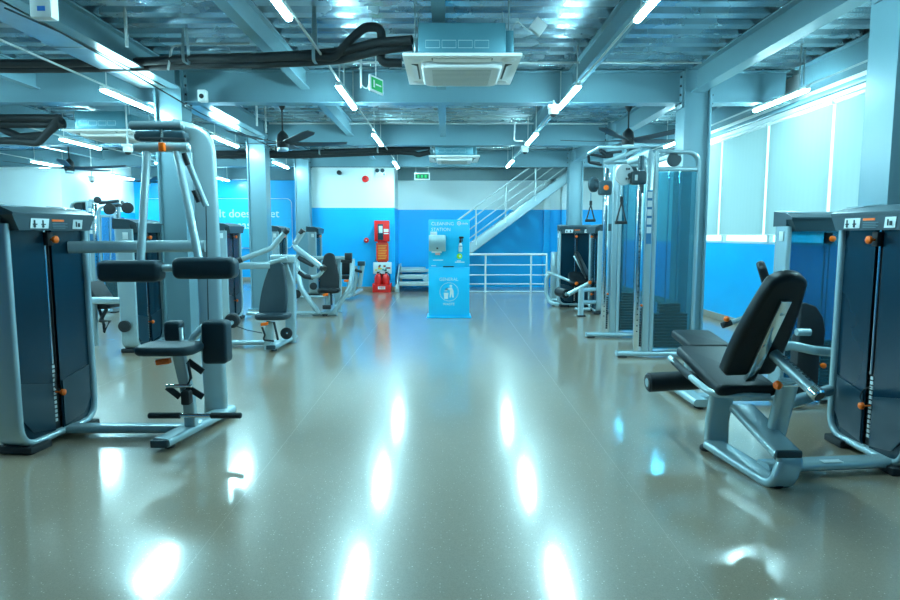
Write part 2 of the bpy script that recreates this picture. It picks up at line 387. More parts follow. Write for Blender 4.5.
for i in range(10):
    y1, y0 = gaps[i], gaps[i + 1]
    wn = MB(); X0, X1 = XR + .03, XR + .09
    wn.box(X0, X1, y0, y0 + .03, WZ0, WZ1, .003).box(X0, X1, y1 - .03, y1, WZ0, WZ1, .003)
    wn.box(X0, X1, y0 + .03, y1 - .03, WZ0, WZ0 + .035, .003).box(X0, X1, y0 + .03, y1 - .03, WZ1 - .035, WZ1, .003)
    wo = wn.build('window_%d' % (i + 1), M_MULL); wo['kind'] = 'structure'
    MB().box(X0 + .02, X0 + .028, y0 + .03, y1 - .03, WZ0 + .035, WZ1 - .035).build('pane', M_PANE, wo)
    if i: lab = 'pale roller blind on the window wall, %s from the far steel column' % ['first', 'second', 'third', 'fourth', 'fifth', 'sixth', 'seventh', 'eighth', 'ninth', 'tenth'][i]
    else: lab = 'pale roller blind hidden mostly by the steel column, furthest along the window wall'
    bl = thing('roller_blind', lab, 'blind', (XR - .035, (y0 + y1) / 2, 1.40), 'roller blinds on the window wall')
    MB().box(XR - .037, XR - .034, y0 + .034, y1 - .034, 1.41, 2.90).build('fabric', M_BLIND, bl)
    MB().cyl((XR - .035, y0 + .03, 2.925), (XR - .035, y1 - .03, 2.925), 0.024, 12).build('roller', M_MULL, bl)
    MB().box(XR - .043, XR - .029, y0 + .034, y1 - .034, 1.395, 1.412, .004).build('hem_bar', M_MULL, bl)

# ------------------------------------------------------------------ steel columns and beams
def hsec(mb_, axis, a, b, c, depth, width, tf=0.016, tw=0.012):
    """I/H section prism. axis 'x': from X=a to b, centre (y, ztop)=c ; 'y': from Y=a to b, centre (x, ztop) ; flanges horizontal"""
    cc, zt = c
    for z0, z1, w2 in ((zt - tf, zt, width/2), (zt - depth, zt - depth + tf, width/2), (zt - depth + tf, zt - tf, tw/2)):
        if axis == 'x': mb_.box(a, b, cc - w2, cc + w2, z0, z1)
        else: mb_.box(cc - w2, cc + w2, a, b, z0, z1)
    return mb_
DECK = 3.445
def bolts(mb_, pts, d):
    for p in pts: mb_.cyl(p, Vector(p) + Vector(d), 0.016, 6, .003)
    return mb_
M_BOLT = mat('dark_bolt', (0.02, 0.03, 0.035), 0.5, 0.6)
def column(x, y, w=0.34, d=0.30):
    c = MB(); tf = 0.022
    c.box(x - w/2, x - w/2 + tf, y - d/2, y + d/2, 0, DECK).box(x + w/2 - tf, x + w/2, y - d/2, y + d/2, 0, DECK)
    c.box(x - w/2 + tf, x + w/2 - tf, y - 0.10, y - 0.085, 0, DECK)
    o = c.build('steel_column', M_STEEL); o['kind'] = 'structure'
    MB().box(x - w/2 - .05, x + w/2 + .05, y - d/2 - .05, y + d/2 + .05, 0, 0.02, .003).build('base_plate', M_STEEL, o)
    for s in (-1, 1):
        xs = x + s * w/2
        MB().box(min(xs, xs + s*.02), max(xs, xs + s*.02), y - .11, y + .11, DECK - .46, DECK - .02, .002).build('end_plate', M_STEEL, o)
        b = MB()
        for dz in (.08, .19, .30, .40):
            for dy in (-.075, .075): b.cyl((xs + s*.02, y + dy, DECK - dz), (xs + s*.04, y + dy, DECK - dz), .015, 6, .003)
        b.build('bolts', M_BOLT, o)
    return o
for y in COLY:
    column(CLX + (.05 if y < 9 else 0), y); column(CRX, y)
def ibeam(name, axis, a, b, c, depth, width):
    o = hsec(MB(), axis, a, b, c, depth, width).build(name, M_STEEL); o['kind'] = 'structure'; return o
for y in COLY:
    for a, b in ((XL, CLX - .19), (CLX + .19, CRX - .19), (CRX + .19, XR - .22)):
        ibeam('cross_beam', 'x', a, b, (y, DECK), 0.40, 0.20)
ys = [YB] + COLY + [16.6]
SECX = [-11.7, -8.3, -6.7, -5.1, -1.76, -0.07, 1.57]
for i in range(len(ys) - 1):
    a, b = ys[i] + .11, ys[i + 1] - .11
    if i == len(ys) - 2: b = 15.52
    if b - a < 0.3: continue
    for x in SECX: ibeam('purlin_beam', 'y', a, b, (x, DECK), 0.245, 0.11)
    ibeam('edge_beam', 'y', a + .06, b - .06, (CLX + .15, DECK), 0.245, 0.14)
    ibeam('edge_beam', 'y', a + .06, b - .06, (CRX - .03, DECK), 0.29, 0.16)
    ibeam('edge_beam', 'y', a + .06, b - .06, (XR - .13, DECK), 0.30, 0.18)
ibeam('cross_beam', 'x', XREC0 + .02, XREC1 - .02, (YREC - .12, DECK), 0.40, 0.2)
# light steel rail over the windows
rail_o = MB().box(XR - .06, XR - .005, YB, 15.3, 3.03, 3.09, .006).build('trim_2', M_STEEL); rail_o['kind'] = 'structure'

# ------------------------------------------------------------------ corrugated metal deck
def deck_mat():
    m = bpy.data.materials.new('galvanised_deck'); m.use_nodes = True; nt = m.node_tree; b = nt.nodes['Principled BSDF']
    g = nt.nodes.new('ShaderNodeNewGeometry'); nz = nt.nodes.new('ShaderNodeTexNoise'); nz.inputs['Scale'].default_value = 2.2; nz.inputs['Detail'].default_value = 5
    nt.links.new(g.outputs['Position'], nz.inputs['Vector'])
    cr = nt.nodes.new('ShaderNodeMix'); cr.data_type = 'RGBA'; cr.inputs['A'].default_value = (0.22, 0.36, 0.42, 1); cr.inputs['B'].default_value = (0.74, 0.86, 0.90, 1)
    nt.links.new(nz.outputs['Fac'], cr.inputs['Factor']); nt.links.new(cr.outputs['Result'], b.inputs['Base Color'])
    b.inputs['Metallic'].default_value = 0.9
    mr = nt.nodes.new('ShaderNodeMapRange'); mr.inputs['To Min'].default_value = 0.16; mr.inputs['To Max'].default_value = 0.38
    nt.links.new(nz.outputs['Fac'], mr.inputs['Value']); nt.links.new(mr.outputs[0], b.inputs['Roughness'])
    # rows of small pressed dimples
    mp = nt.nodes.new('ShaderNodeMapping'); mp.inputs['Scale'].default_value = (32, 32, 32); nt.links.new(g.outputs['Position'], mp.inputs['Vector'])
    vo = nt.nodes.new('ShaderNodeTexVoronoi'); vo.inputs['Scale'].default_value = 1.0; vo.inputs['Randomness'].default_value = 0.0; nt.links.new(mp.outputs[0], vo.inputs['Vector'])
    bp = nt.nodes.new('ShaderNodeBump'); bp.inputs['Strength'].default_value = 0.22; bp.inputs['Distance'].default_value = 0.006
    nt.links.new(vo.outputs['Distance'], bp.inputs['Height']); nt.links.new(bp.outputs[0], b.inputs['Normal'])
    return m
M_DECK = deck_mat()
ceil = struct('ceiling', MB().box(XL, XR + .1, YB, YREC, DECK + .095, DECK + .2), mat('deck_concrete', (0.25, 0.27, 0.27), 0.9), 'corrugated galvanised metal deck ceiling')
pitch = 0.30; ribs = 3
prof = []
for k in range(ribs):
    y = k * pitch; prof += [(y, 0), (y + .13, 0), (y + .155, .075), (y + .275, .075)]
prof.append((ribs * pitch, 0))
dm = MB(); vs_ = []; fs_ = []
for (y, z) in prof: vs_ += [(XL, y, z), (XR + .05, y, z)]
for i in range(len(prof) - 1): fs_.append((2*i, 2*i+1, 2*i+3, 2*i+2))
dm._add(vs_, fs_); dme = dm.mesh('deck_sheet', M_DECK, ang=20)
y = YB
while y < YREC - .3:
    o = bpy.data.objects.new('deck_sheet', dme); COL.objects.link(o); o.parent = ceil
    o.location = Vector((0, y, DECK + .004)) - WORLD[ceil.name]; y += ribs * pitch
# ================================================================== lamps
ORD = ['', 'first', 'second', 'third', 'fourth', 'fifth', 'sixth', 'seventh']
ROWS = [(-1.17, [14.45, 10.7, 7.47, 4.2], 'row between cassettes and column fan'),
        (1.42, [14.2, 10.6, 7.47, 4.22], 'row between cassettes and cable towers'),
        (-3.80, [14.45, 10.9, 7.65, 4.2], 'row along the slogan-side steel columns'),
        (3.97, [14.3, 10.9, 7.60, 4.3], 'row close to the window blinds'),
        (-6.45, [18.0, 14.6, 11.2, 7.7, 4.2], 'first row beyond the slogan-side columns'),
        (-9.05, [17.6, 14.4, 11.0, 7.6, 4.2], 'second row beyond the slogan-side columns')]
LZ = 3.0
def make_light(loc):
    x, y, z = loc
    t = thing('tube_light', '', 'ceiling light', loc)
    MB().box(x - .026, x + .026, y - .60, y + .60, z - .005, z + .035, .006).build('housing', M_WHITE, t)
    MB().sweep([(x, y - .585, z - .006), (x, y + .585, z - .006)], [(.022*math.cos(a), .028*math.sin(a)) for a in [PI*k/6 for k in range(12)]], (0, 0, 1)).build('diffuser', M_TUBE, t)
    for s in (-.5, .5): MB().cyl((x, y + s, z + .03), (x, y + s, DECK), 0.007, 8, .001).build('suspension_rod', M_CONDUIT, t)
    return t
proto = None
for X, ysl, nm in ROWS:
    for k, y in enumerate(ysl):
        lab = 'lit tube light, %s from far end of %s' % (ORD[k + 1], nm)
        if proto is None: proto = make_light((X, y, LZ)); proto['label'] = lab; proto['group'] = 'suspended tube lights'
        else: copy_tree(proto, (X, y, LZ), lab)
    rl = MB().box(X + .010, X + .026, ysl[-1] - .3, ysl[0] + .3, LZ + .036, LZ + .052)
    tag(rl.build('lighting_rail', M_CONDUIT), 'thin metal rail over the tube lights of the %s' % nm, 'rail')

# ================================================================== ceiling cassettes
M_CASS = mat('cassette_white', (0.86, 0.88, 0.88), 0.4, 0.0, 0.02)
M_SLOT = mat('vent_shadow_grey', (0.09, 0.11, 0.12), 0.6)
def cassette(loc, label):
    x, y, z = loc; t = thing('ceiling_cassette', label, 'air conditioner', loc, 'ceiling cassettes')
    h = 0.485
    pn = MB()
    pn.box(x - h, x + h, y - h, y + h, z, z + .028, .008)
    pn.build('face_panel', M_CASS, t)
    # lowered centre grille with rounded corners
    out = [(p.x, p.z) for p in rrect(-.34, .34, -.34, .34, .08, 0)]
    g = MB().cushion(out, (x, y, z - .018), (1, 0, 0), (0, 1, 0), .07, .03).build('centre_grille', M_CASS, t)
    b = MB()
    for k in range(13):
        yy = y - .26 + k * .043; b.box(x - .25, x + .25, yy, yy + .012, z - .0555, z - .0525)
    b.build('slats', mat('grille_line_grey', (0.50, 0.55, 0.55), 0.5), g)
    for dx, dy, ax in ((0, -1, 0), (0, 1, 0), (-1, 0, 1), (1, 0, 1)):
        f = MB(); cx, cy = x + dx * .395, y + dy * .395
        L = .25
        if ax == 0: f.box(cx - L, cx + L, cy - .028, cy + .028, z - .004, z + .006, .003)
        else: f.box(cx - .028, cx + .028, cy - L, cy + L, z - .004, z + .006, .003)
        s = f.build('air_slot', M_SLOT, t)
        f = MB()
        if ax == 0: f.obox((cx, cy + .006*dy, z - .010), (L - .01, 0, 0), (0, .022, .008*dy), (0, 0, .003))
        else: f.obox((cx + .006*dx, cy, z - .010), (0, L - .01, 0), (.022, 0, .008*dx), (0, 0, .003))
        f.build('louvre', M_CASS, s)
    for dx in (-1, 1):
        for dy in (-1, 1):
            MB().lathe((x + dx*.385, y + dy*.385, z + .006), (0, 0, -1), [(0, .016), (.05, .015), (.065, .006), (.068, 0)], 18).build('corner_cover', M_CASS, t)
    hb = MB().box(x - .36, x + .36, y - .36, y + .36, z + .028, z + .30, .006).build('housing', M_HOUSING, t)
    f = MB()
    for k in range(4): f.sweep([Vector((x - .30 + .135*k + a*.115, y - .361, z + .10 + c*.06)) for a, c in ((0, 0), (1, 0), (1, 1), (0, 1))], rprof(.004, .004, .001, 1), (0, 1, 0), closed=True)
    f.build('embossed_panels', mat('emboss_pale', (0.5, 0.66, 0.70), .4), hb)
    MB().box(x + .36, x + .43, y - .33, y + .33, z + .03, z + .25, .008).build('control_box', M_HOUSING, t)
    MB().box(x - .40, x - .36, y - .26, y - .06, z + .09, z + .21, .006).build('pipe_plate', M_GALV, t)
    for dx in (-1, 1):
        for dy in (-1, 1): MB().cyl((x + dx*.39, y + dy*.30, z + .2), (x + dx*.39, y + dy*.30, DECK), .006, 8, .001).build('hanger_rod', M_GALV, t)
    return t
AC1 = (0.125, 5.66, 2.835)
cassette(AC1, 'white ceiling cassette hanging over the near aisle, largest of the air conditioners')
cassette((0.14, 12.40, 2.87), 'white ceiling cassette far down the aisle above the blue kiosk')
cassette((-4.95, 9.45, 2.86), 'white ceiling cassette beyond the column row, above the crunch machine')

# thermostat box hanging on a wire by the near cassette
tb = thing('wire_box', 'small white junction box dangling on a wire beside the near cassette', 'junction box', (1.15, 5.65, 3.1))
p = PY(538, 27, 5.6)
MB().obox(p, (.035, .0, .045), (.0, .03, 0), (-.045, 0, .035), .004).build('box', M_WHITE, tb)
MB().tube([PY(491, 51, 5.45), PY(500, 45, 5.5), PY(510, 38, 5.5), PY(514, 25, 5.55), PY(517, 21, 5.55), PY(530, 32, 5.6), p], .006, 8, .03).build('wire', M_CONDUIT, tb)

# ================================================================== black insulated pipes
M_INSUL = mat('black_pipe_insulation', (0.010, 0.014, 0.017), 0.65, 0, .3, 15, .2, 60)
def pipes(label, lines, r, cat='pipe', hangers=()):
    t = thing('insulated_pipes', label, cat, lines[0][0])
    for ln in lines: MB().tube(ln, r, 10, .12).build('pipe', M_INSUL, t)
    for h in hangers:
        MB().sweep(fillet([h + Vector((0, -.01, .5)), h + Vector((0, -.07, .06)), h + Vector((0, -.07, -.05)), h + Vector((0, .07, -.05)), h + Vector((0, .07, .06)), h + Vector((0, .01, .5))], .03), rprof(.03, .004, .001, 1), (1, 0, 0)).build('hanger_strap', M_GALV, t)
    return t
A = [PY(-60, 63, 6.95), PY(60, 63, 6.95), PY(148, 61, 6.95), PY(200, 58, 6.6), PY(260, 57, 6.15), PY(300, 55, 6.0), PY(340, 52, 5.9), PY(375, 43, 5.7), PY(412, 40, 5.6)]
B = [p + Vector((0, .06, -.05)) for p in A[:-2]] + [PY(380, 50, 5.7), PY(412, 46, 5.72)]
C_ = [p + Vector((0, -.05, -.02)) for p in A[:-3]] + [PY(335, 57, 5.9), PY(350, 40, 5.8), PY(365, 27, 5.8), PY(381, 27, 5.8), PY(382, 45, 5.8), PY(380, 63, 5.8), PY(402, 63, 5.8)]
pipes('bundle of thick black insulated pipes running to the near cassette', [A, B, C_], .040, hangers=[PY(186, 58, 6.5), PY(315, 57, 5.95)])
Yq = 12.3
A = [PY(205, 153, Yq), PY(300, 153, Yq), PY(350, 151, Yq), PY(400, 149, Yq), PY(430, 147, Yq)]
B = [p + Vector((0, .07, -.05)) for p in A[:-1]] + [PY(414, 153, Yq), PY(418, 155, Yq), PY(430, 152, Yq)]
pipes('long black insulated pipes at the far cassette above the kiosk', [A, B], .05, hangers=[PY(320, 152, Yq), PY(378, 150, Yq)])
Yr = 9.2
A = [PY(-30, 118, Yr), PY(25, 118, Yr), PY(60, 118, Yr)]
B = [PY(-30, 140, Yr), PY(15, 141, Yr), PY(38, 143, Yr), PY(52, 128, Yr), PY(60, 116, Yr)]
C_ = [PY(-30, 112, Yr + .2), PY(0, 128, Yr + .2), PY(20, 137, Yr + .2), PY(45, 135, Yr + .2), PY(62, 121, Yr)]
D = [p + Vector((0, .1, -.07)) for p in A]
pipes('tangle of black insulated pipes at the cassette beyond the columns', [A, B, C_, D], .055)

# ================================================================== ceiling fans
M_FANB = mat('fan_black', (0.008, 0.011, 0.014), 0.45)
def fan(loc, label, R=1.0, a0=0.0, rod_top=DECK):
    x, y, z = loc; t = thing('ceiling_fan', label, 'fan', loc, 'black ceiling fans')
    MB().lathe((x, y, z - .06), (0, 0, 1), [(0, 0), (.075, 0), (.095, .03), (.10, .12), (.085, .20), (.04, .25), (.018, .27)], 20).build('motor', M_FANB, t)
    MB().lathe((x, y, z - .10), (0, 0, 1), [(0, 0), (.08, 0), (.085, .012), (.085, .045), (0, .05)], 20).build('hub_disc', M_GALV, t)
    MB().cyl((x, y, z + .2), (x, y, rod_top), .013, 10, .001).build('down_rod', M_FANB, t)
    MB().lathe((x, y, rod_top), (0, 0, -1), [(.075, 0), (.07, .03), (.03, .11), (.013, .13)], 16).build('canopy', M_FANB, t)
    for k in range(5):
        a = a0 + 2 * PI * k / 5; d = Vector((math.cos(a), math.sin(a), 0)); n = Vector((-d.y, d.x, 0)); c = Vector((x, y, z))
        b = MB(); vs, fs = [], []; N = 8
        for i in range(N + 1):
            r = .09 + (R - .09) * i / N; w = .045 + .045 * math.sin(min(1, i / 3) * PI / 2); w *= 1.0 if i < N else .6
            tw = .016 * (1 - .5*i/N); zz = .02 + .05 * (i / N) ** 2
            for s_, h in ((-1, .004), (1, .004), (1, -.004), (-1, -.004)):
                vs.append(c + d * r + n * (w * s_) + Vector((0, 0, zz - s_ * tw + h)))
        for i in range(N):
            for q in range(4): fs.append((i*4+q, i*4+(q+1) % 4, i*4+4+(q+1) % 4, i*4+4+q))
        fs += [(0, 1, 2, 3), (N*4+3, N*4+2, N*4+1, N*4)]
        b._add(vs, fs).build('blade', M_FANB, t)
    return t
fan((-2.55, 9.85, 2.80), 'black five-blade ceiling fan hanging above the chest press machines', 1.0, .35)
fan((2.85, 9.95, 2.86), 'black five-blade ceiling fan hanging above the cable towers', 1.05, .31)
fan((-8.0, 13.4, 2.80), 'black five-blade ceiling fan before the white wall beyond the columns', 1.15, .1)
fan((-8.0, 16.8, 2.80), 'black ceiling fan in the recess before the slogan wall', 1.0, .4)

# ================================================================== cameras, sensors, signs on the ceiling
def dome_camera(loc, label, drop=0.0):
    x, y, z = loc; t = thing('security_camera', label, 'camera', loc, 'white ceiling cameras')
    MB().lathe((x, y, z + .07), (0, 0, -1), [(0, 0), (.06, 0), (.065, .01), (.065, .06), (.055, .075), (0, .075)], 18).build('body', M_WHITE, t)
    MB().lathe((x, y, z), (0, 0, -1), [(.045, -.004), (.043, .012), (.03, .03), (0, .04)], 16).build('dome', M_BLACK, t)
    MB().box(x - .07, x + .07, y - .05, y + .05, z + .07, z + .11, .006).build('mount_box', M_WHITE, t)
    MB().cyl((x, y, z + .11), (x, y, z + .11 + max(.03, drop)), .012, 8, .001).build('stem', M_CONDUIT, t)
    return t
p = PY(559, 114, 7.95); dome_camera((p.x - .07, p.y, p.z), 'white dome camera under the first cross beam beside the tube light', .06)
p = PY(525, 151, 11.6); dome_camera((p.x, p.y, p.z - .02), 'white dome camera under the second cross beam, farther down the aisle', .08)
p = PY(128, 152, 9.0); dome_camera((p.x, p.y, p.z), 'white dome camera above the crunch machine by the column', DECK - p.z - .11)
p = PY(92, 181, 14.2); dome_camera((p.x, p.y, p.z), 'small white dome camera before the white wall beyond the columns', DECK - p.z - .11)
p = PY(339, 172.5, 15.4)
bc = thing('black_camera', 'small black camera high on the rear wall beside the last beam', 'camera', p)
MB().lathe((p.x, p.y + .1, p.z), (0, -1, 0), [(0, 0), (.05, 0), (.055, .02), (.055, .12), (.04, .14), (0, .14)], 14).build('body', M_BLACK, bc)
MB().box(p.x - .03, p.x + .03, 15.50, 15.53, p.z - .04, p.z + .04, .004).build('bracket', M_BLACK, bc)

M_GREEN = emat('exit_green', (0.0, 0.22, 0.05), 1.0); M_GREEND = mat('exit_dark_green', (0.0, 0.10, 0.04), .4)
# exit sign edge-on by the near cassette
p = PY(376, 85, 7.1)
ex = thing('exit_sign', 'green hanging exit sign turned to the side near the first cross beam', 'exit sign', p)
rr = Matrix.Rotation(math.radians(66), 4, 'Z'); xf = Matrix.Translation(p) @ rr
MB(xf).box(-.14, .14, -.012, .012, -.085, .085, .004).build('board', M_WHITE, ex)
g_ = MB(xf).box(-.12, .12, -.0145, -.012, -.065, .065).build('face', M_GREEN, ex)
MB(xf).box(-.08, -.05, -.016, -.0146, -.04, .04).box(-.03, .09, -.016, -.0146, -.008, .008).build('arrow_mark', M_WHITE, g_)
MB().tube([p + Vector((-.05, 0, .08)), p + Vector((-.10, 0, -.05)), p + Vector((-.16, 0, .0)), Vector((p.x - .16, p.y, DECK))], .008, 8, .03).build('cord', M_CONDUIT, ex)
MB(xf).cyl((0, 0, .085), (0, 0, DECK + .008 - p.z), .006, 8, .001).build('hanger', M_CONDUIT, ex)
# exit sign on stair beam
p = PY(422, 176.5, 15.45)
ex = thing('exit_sign', 'dark green exit sign with pictograms hanging before the stair', 'exit sign', p)
MB().box(p.x - .19, p.x + .19, p.y - .02, p.y + .02, p.z - .085, p.z + .085, .006).build('board', M_WHITE, ex)
g_ = MB().box(p.x - .165, p.x + .165, p.y - .0225, p.y - .02, p.z - .06, p.z + .06).build('face', M_GREEND, ex)
q = MB()
for dx in (-.09, 0, .09): q.box(p.x + dx - .025, p.x + dx + .025, p.y - .024, p.y - .0226, p.z - .035, p.z + .035)
q.build('pictogram', M_GREEN, g_)
for dx in (-.15, .15): MB().cyl((p.x + dx, p.y, p.z + .085), (p.x + dx, p.y, DECK + .008), .006, 8, .001).build('hanger', M_CONDUIT, ex)

# ================================================================== white conduit drops and horizontal conduits
def conduit(label, pts, r=.012, fr=.06):
    pts = [Vector(q) for q in pts]
    if fr == 0 and abs(pts[0].x - pts[1].x) < .1: pts[0] = Vector((pts[1].x, pts[1].y, DECK + .085))
    return tag(MB().tube(pts, r, 8, fr).build('conduit', M_CONDUIT), label, 'conduit')
Yc = 7.55
conduit('thin white conduit crossing the deck before the first cross beam', [(-3.2, Yc, 3.42), (-1.9, Yc, 3.42), (-1.6, Yc, 3.42), (3.0, Yc, 3.42)])
conduit('white conduit bending down the deck beyond the column row', [PY(168, 70, 6.7), PY(172, 46, 6.7), PY(190, 44, 6.7), PY(250, 43.5, 6.7)])
conduit('white conduit dropping to the cassette-side tube light', [PY(344, 62, 7.4), PY(344, 86, 7.4)], .01, 0)
conduit('white conduit dropping at the green exit sign cord', [PY(361, 55, 7.2), PY(361, 88, 7.2)], .01, 0)
conduit('white conduit dropping beside the window-row tube light', [PY(796, 57, 7.0), PY(799, 90, 7.0)], .01, 0)
conduit('white conduit crossing between first and second cross beams', [(-3.2, 11.45, 3.40), (2.9, 11.45, 3.40)], .016, 0)
conduit('white conduit looping down to the far tube light', [PY(515, 121, 11.2), PY(514, 141, 11.2), PY(523, 141, 11.2)], .013, .05)
conduit('white conduit dropping from deck near the column fan', [PY(257, 126, 8.9) + Vector((0, 0, DECK + .008 - PY(257, 126, 8.9).z)), PY(257, 126, 8.9)], .014, 0)
conduit('white conduit dropping by the blue underside beam', [PY(265, 120, 10.4), PY(266, 133, 10.4)], .014, 0)
conduit('white conduit dropping ahead of the column beam', [PY(127, 20, 6.0), PY(127, 47, 6.0)], .016, 0)
cable = [PX(*q, -3.22) for q in ((5, 8), (60, 32), (130, 72), (200, 113), (250, 137), (285, 153))]
tag(MB().tube(cable, .008, 6, .2).build('black_cable', M_BLACK), 'thin black cable running along below the column-row beam', 'cable')
# galvanised duct beside the column row
dt = thing('cable_tray', 'shiny galvanised cable tray running beside the column-row beam', 'cable tray', (-3.6, 4.6, 3.19))
for y0, y1 in ((.85, 2.5), (2.5, 4.15), (4.55, 6.2), (6.2, 7.85), (8.26, 9.9), (9.9, 11.55)):
    MB().box(-3.77, -3.44, y0, y1, 3.192, 3.198).box(-3.77, -3.764, y0, y1, 3.192, 3.25).box(-3.446, -3.44, y0, y1, 3.192, 3.25).build('tray_section', M_GALV, dt)
    MB().box(-3.775, -3.435, y0 - .02, y0 + .02, 3.186, 3.192, .002).build('joint_plate', M_GALV, dt)
    for x in (-3.75, -3.46): MB().cyl((x, y0 + .4, 3.19), (x, y0 + .4, DECK + .006), .006, 8, .001).build('hanger_rod', M_GALV, dt)
p = PY(44, 5, 4.2)
bx_ = thing('wall_box', 'white junction box fixed to the column-row beam overhead', 'junction box', p)
MB().box(p.x - .07, p.x + .07, p.y - .04, p.y + .04, p.z - .09, p.z + .06, .008).build('body', M_WHITE, bx_)
MB().box(p.x - .02, p.x + .03, p.y - .042, p.y - .04, p.z - .05, p.z - .02).build('label_plate', mat('label_blue', (.02, .2, .7), .5), bx_)
p = PY(203, 97, 7.9)
bx_ = thing('sensor_box', 'small white sensor box on the column-row beam above the crunch machine', 'sensor', p)
MB().box(p.x - .05, p.x + .05, p.y - .05, p.y + .05, p.z - .06, p.z + .08, .01).build('body', M_WHITE, bx_)
MB().lathe((p.x, p.y - .05, p.z), (0, -1, 0), [(.03, 0), (.028, .012), (0, .02)], 12).build('lens', M_BLACK, bx_)
# ================================================================== gym machines
M_SLOTB = mat('slot_black', (0.004, 0.006, 0.008), 0.5)
M_TINT = glassy('tinted_acrylic', (0.35, 0.78, 0.90), 0.70, 0.08)
M_MARK = mat('print_dark', (0.02, 0.04, 0.05), .6)
M_GRIP = mat('grip_foam', (0.012, 0.02, 0.026), .7, 0, .2, 30, .1, 200)
def place(x, y, rot_deg): return Matrix.Translation((x, y, 0)) @ Matrix.Rotation(math.radians(rot_deg), 4, 'Z')
def tower(t, xf, W=0.70, D=0.20, H=1.47, clear=False, detail=True):
    """weight-stack tower; local x = along the face, local -y = out of the face, z up"""
    r = 0.15; zb = 0.05
    path = fillet([(-W/2, 0, H), (-W/2, 0, zb), (W/2, 0, zb), (W/2, 0, H)], r, 8)
    path = [Vector((p.x, D/2, p.z)) for p in path]
    MB(xf).sweep(path, rprof(D, 0.042, 0.018, 3), (0, 1, 0)).build('tower_frame', M_FRAME, t)
    def face(y, inset, z0=None):
        a = W/2 - inset; pts = fillet([(-a, y, H), (-a, y, zb + inset), (a, y, zb + inset), (a, y, H)], r * .8, 6)
        return pts
    rear = MB(xf).prism(face(D - .03, .015), (0, .008, 0)).build('rear_panel', M_TINT if clear else M_NAVY, t)
    if clear:
        pn = MB(xf).prism(face(.025, .015), (0, .006, 0)).build('front_panel', M_TINT, t)
    else:
        pn = MB(xf)
        f = face(.03, .015); cut = .035
        L = [p for p in f if p.x < -1e-6]; R = [p for p in f if p.x > 1e-6]
        L = L + [Vector((-cut, .03, zb + .015)), Vector((-cut, .03, H))]; R = [Vector((cut, .03, H)), Vector((cut, .03, zb + .015))] + R
        pn.prism(L, (0, .008, 0)).prism(R, (0, .008, 0)); pn = pn.build('front_panel', M_NAVY, t)
        lo = MB(xf); a = W/2 - .03
        lo.prism([(-a, .022, .46), (-a, .022, .22), (-a + .08, .022, .12), (-cut - .01, .022, .085), (-cut - .01, .022, .40)], (0, .006, 0))
        lo.prism([(a, .022, .46), (cut + .01, .022, .40), (cut + .01, .022, .085), (a - .08, .022, .12), (a, .022, .22)], (0, .006, 0))
        lo.build('lower_panel', M_NAVY2, pn)
        MB(xf).box(-cut, cut, .05, .06, zb + .02, H).build('slot_back', M_SLOTB, pn)
    # weight stack, guide rods, selector
    ws = MB(xf)
    for k in range(13): ws.box(-.15, .15, .062, D - .04, .12 + k * .031, .12 + k * .031 + .027, .003, 1)
    ws = ws.build('weight_stack', M_SLOTB, t)
    tg = MB(xf)
    for k in range(13): tg.box(-.016, .006, .044, .05, .125 + k * .031, .145 + k * .031)
    tg.build('number_tags', M_STICK, ws)
    MB(xf).cyl((-.012, .045, .53), (-.012, .045, H), .009, 10, .001).build('guide_rod', M_CHROME, t)
    MB(xf).cyl((.022, .045, .50), (.022, .045, H), .004, 8, .001).build('lifting_cable', M_BLACK, t)
    kb = MB(xf).lathe((.0, .045, .33), (0, -1, 0), [(.006, 0), (.006, .04), (.014, .042), (.022, .05), (.022, .066), (.014, .072), (0, .073)], 14).build('selector_pin', M_ORANGE, t)
    MB(xf).tube([(0, .01, .34), (-.05, .005, .37), (-.03, .015, .43), (0, .04, .45)], .004, 6, .03).build('pin_cord', M_BLACK, kb)
    MB(xf).box(-.03, .02, .0, .045, H - .14, H - .05, .004).build('stop_bracket', M_BLACK, t)
    MB(xf).lathe((-.005, .0, H - .10), (0, -1, 0), [(.008, 0), (.008, .015), (.016, .017), (.024, .026), (.024, .042), (.014, .05), (0, .051)], 14).build('stop_knob', M_ORANGE, t)
    # hood: tapered visor and rising top
    a = W/2 + .02; zc = H
    cp = MB(xf)
    v = [(-a, -.05, zc + .055), (a, -.05, zc + .055), (a - .05, -.045, zc - .04), (-a + .05, -.045, zc - .04),
         (-a, .03, zc + .055), (a, .03, zc + .055), (a - .05, .03, zc - .04), (-a + .05, .03, zc - .04)]
    cp._add(v, [(0, 1, 2, 3), (7, 6, 5, 4), (0, 4, 5, 1), (3, 2, 6, 7), (0, 3, 7, 4), (1, 5, 6, 2)])
    top = [(-.055, zc + .055), (-.055, zc + .07), (.03, zc + .105), (D + .03, zc + .125), (D + .03, zc + .0), (.03, zc + .0), (.03, zc + .055)]
    cp.prism([(-a, y_, z_) for y_, z_ in top], (2 * a, 0, 0))
    cp = cp.build('tower_cap', M_GREYPLASTIC, t)
    for s in (-1, 1): MB(xf).prism([(s * (a - .02), .035, zc + .108), (s * (a - .02), D, zc + .126), (s * (a - .15), D, zc + .126), (s * (a - .19), .035, zc + .108)], (0, 0, .004)).build('cap_trim', M_FRAME, cp)
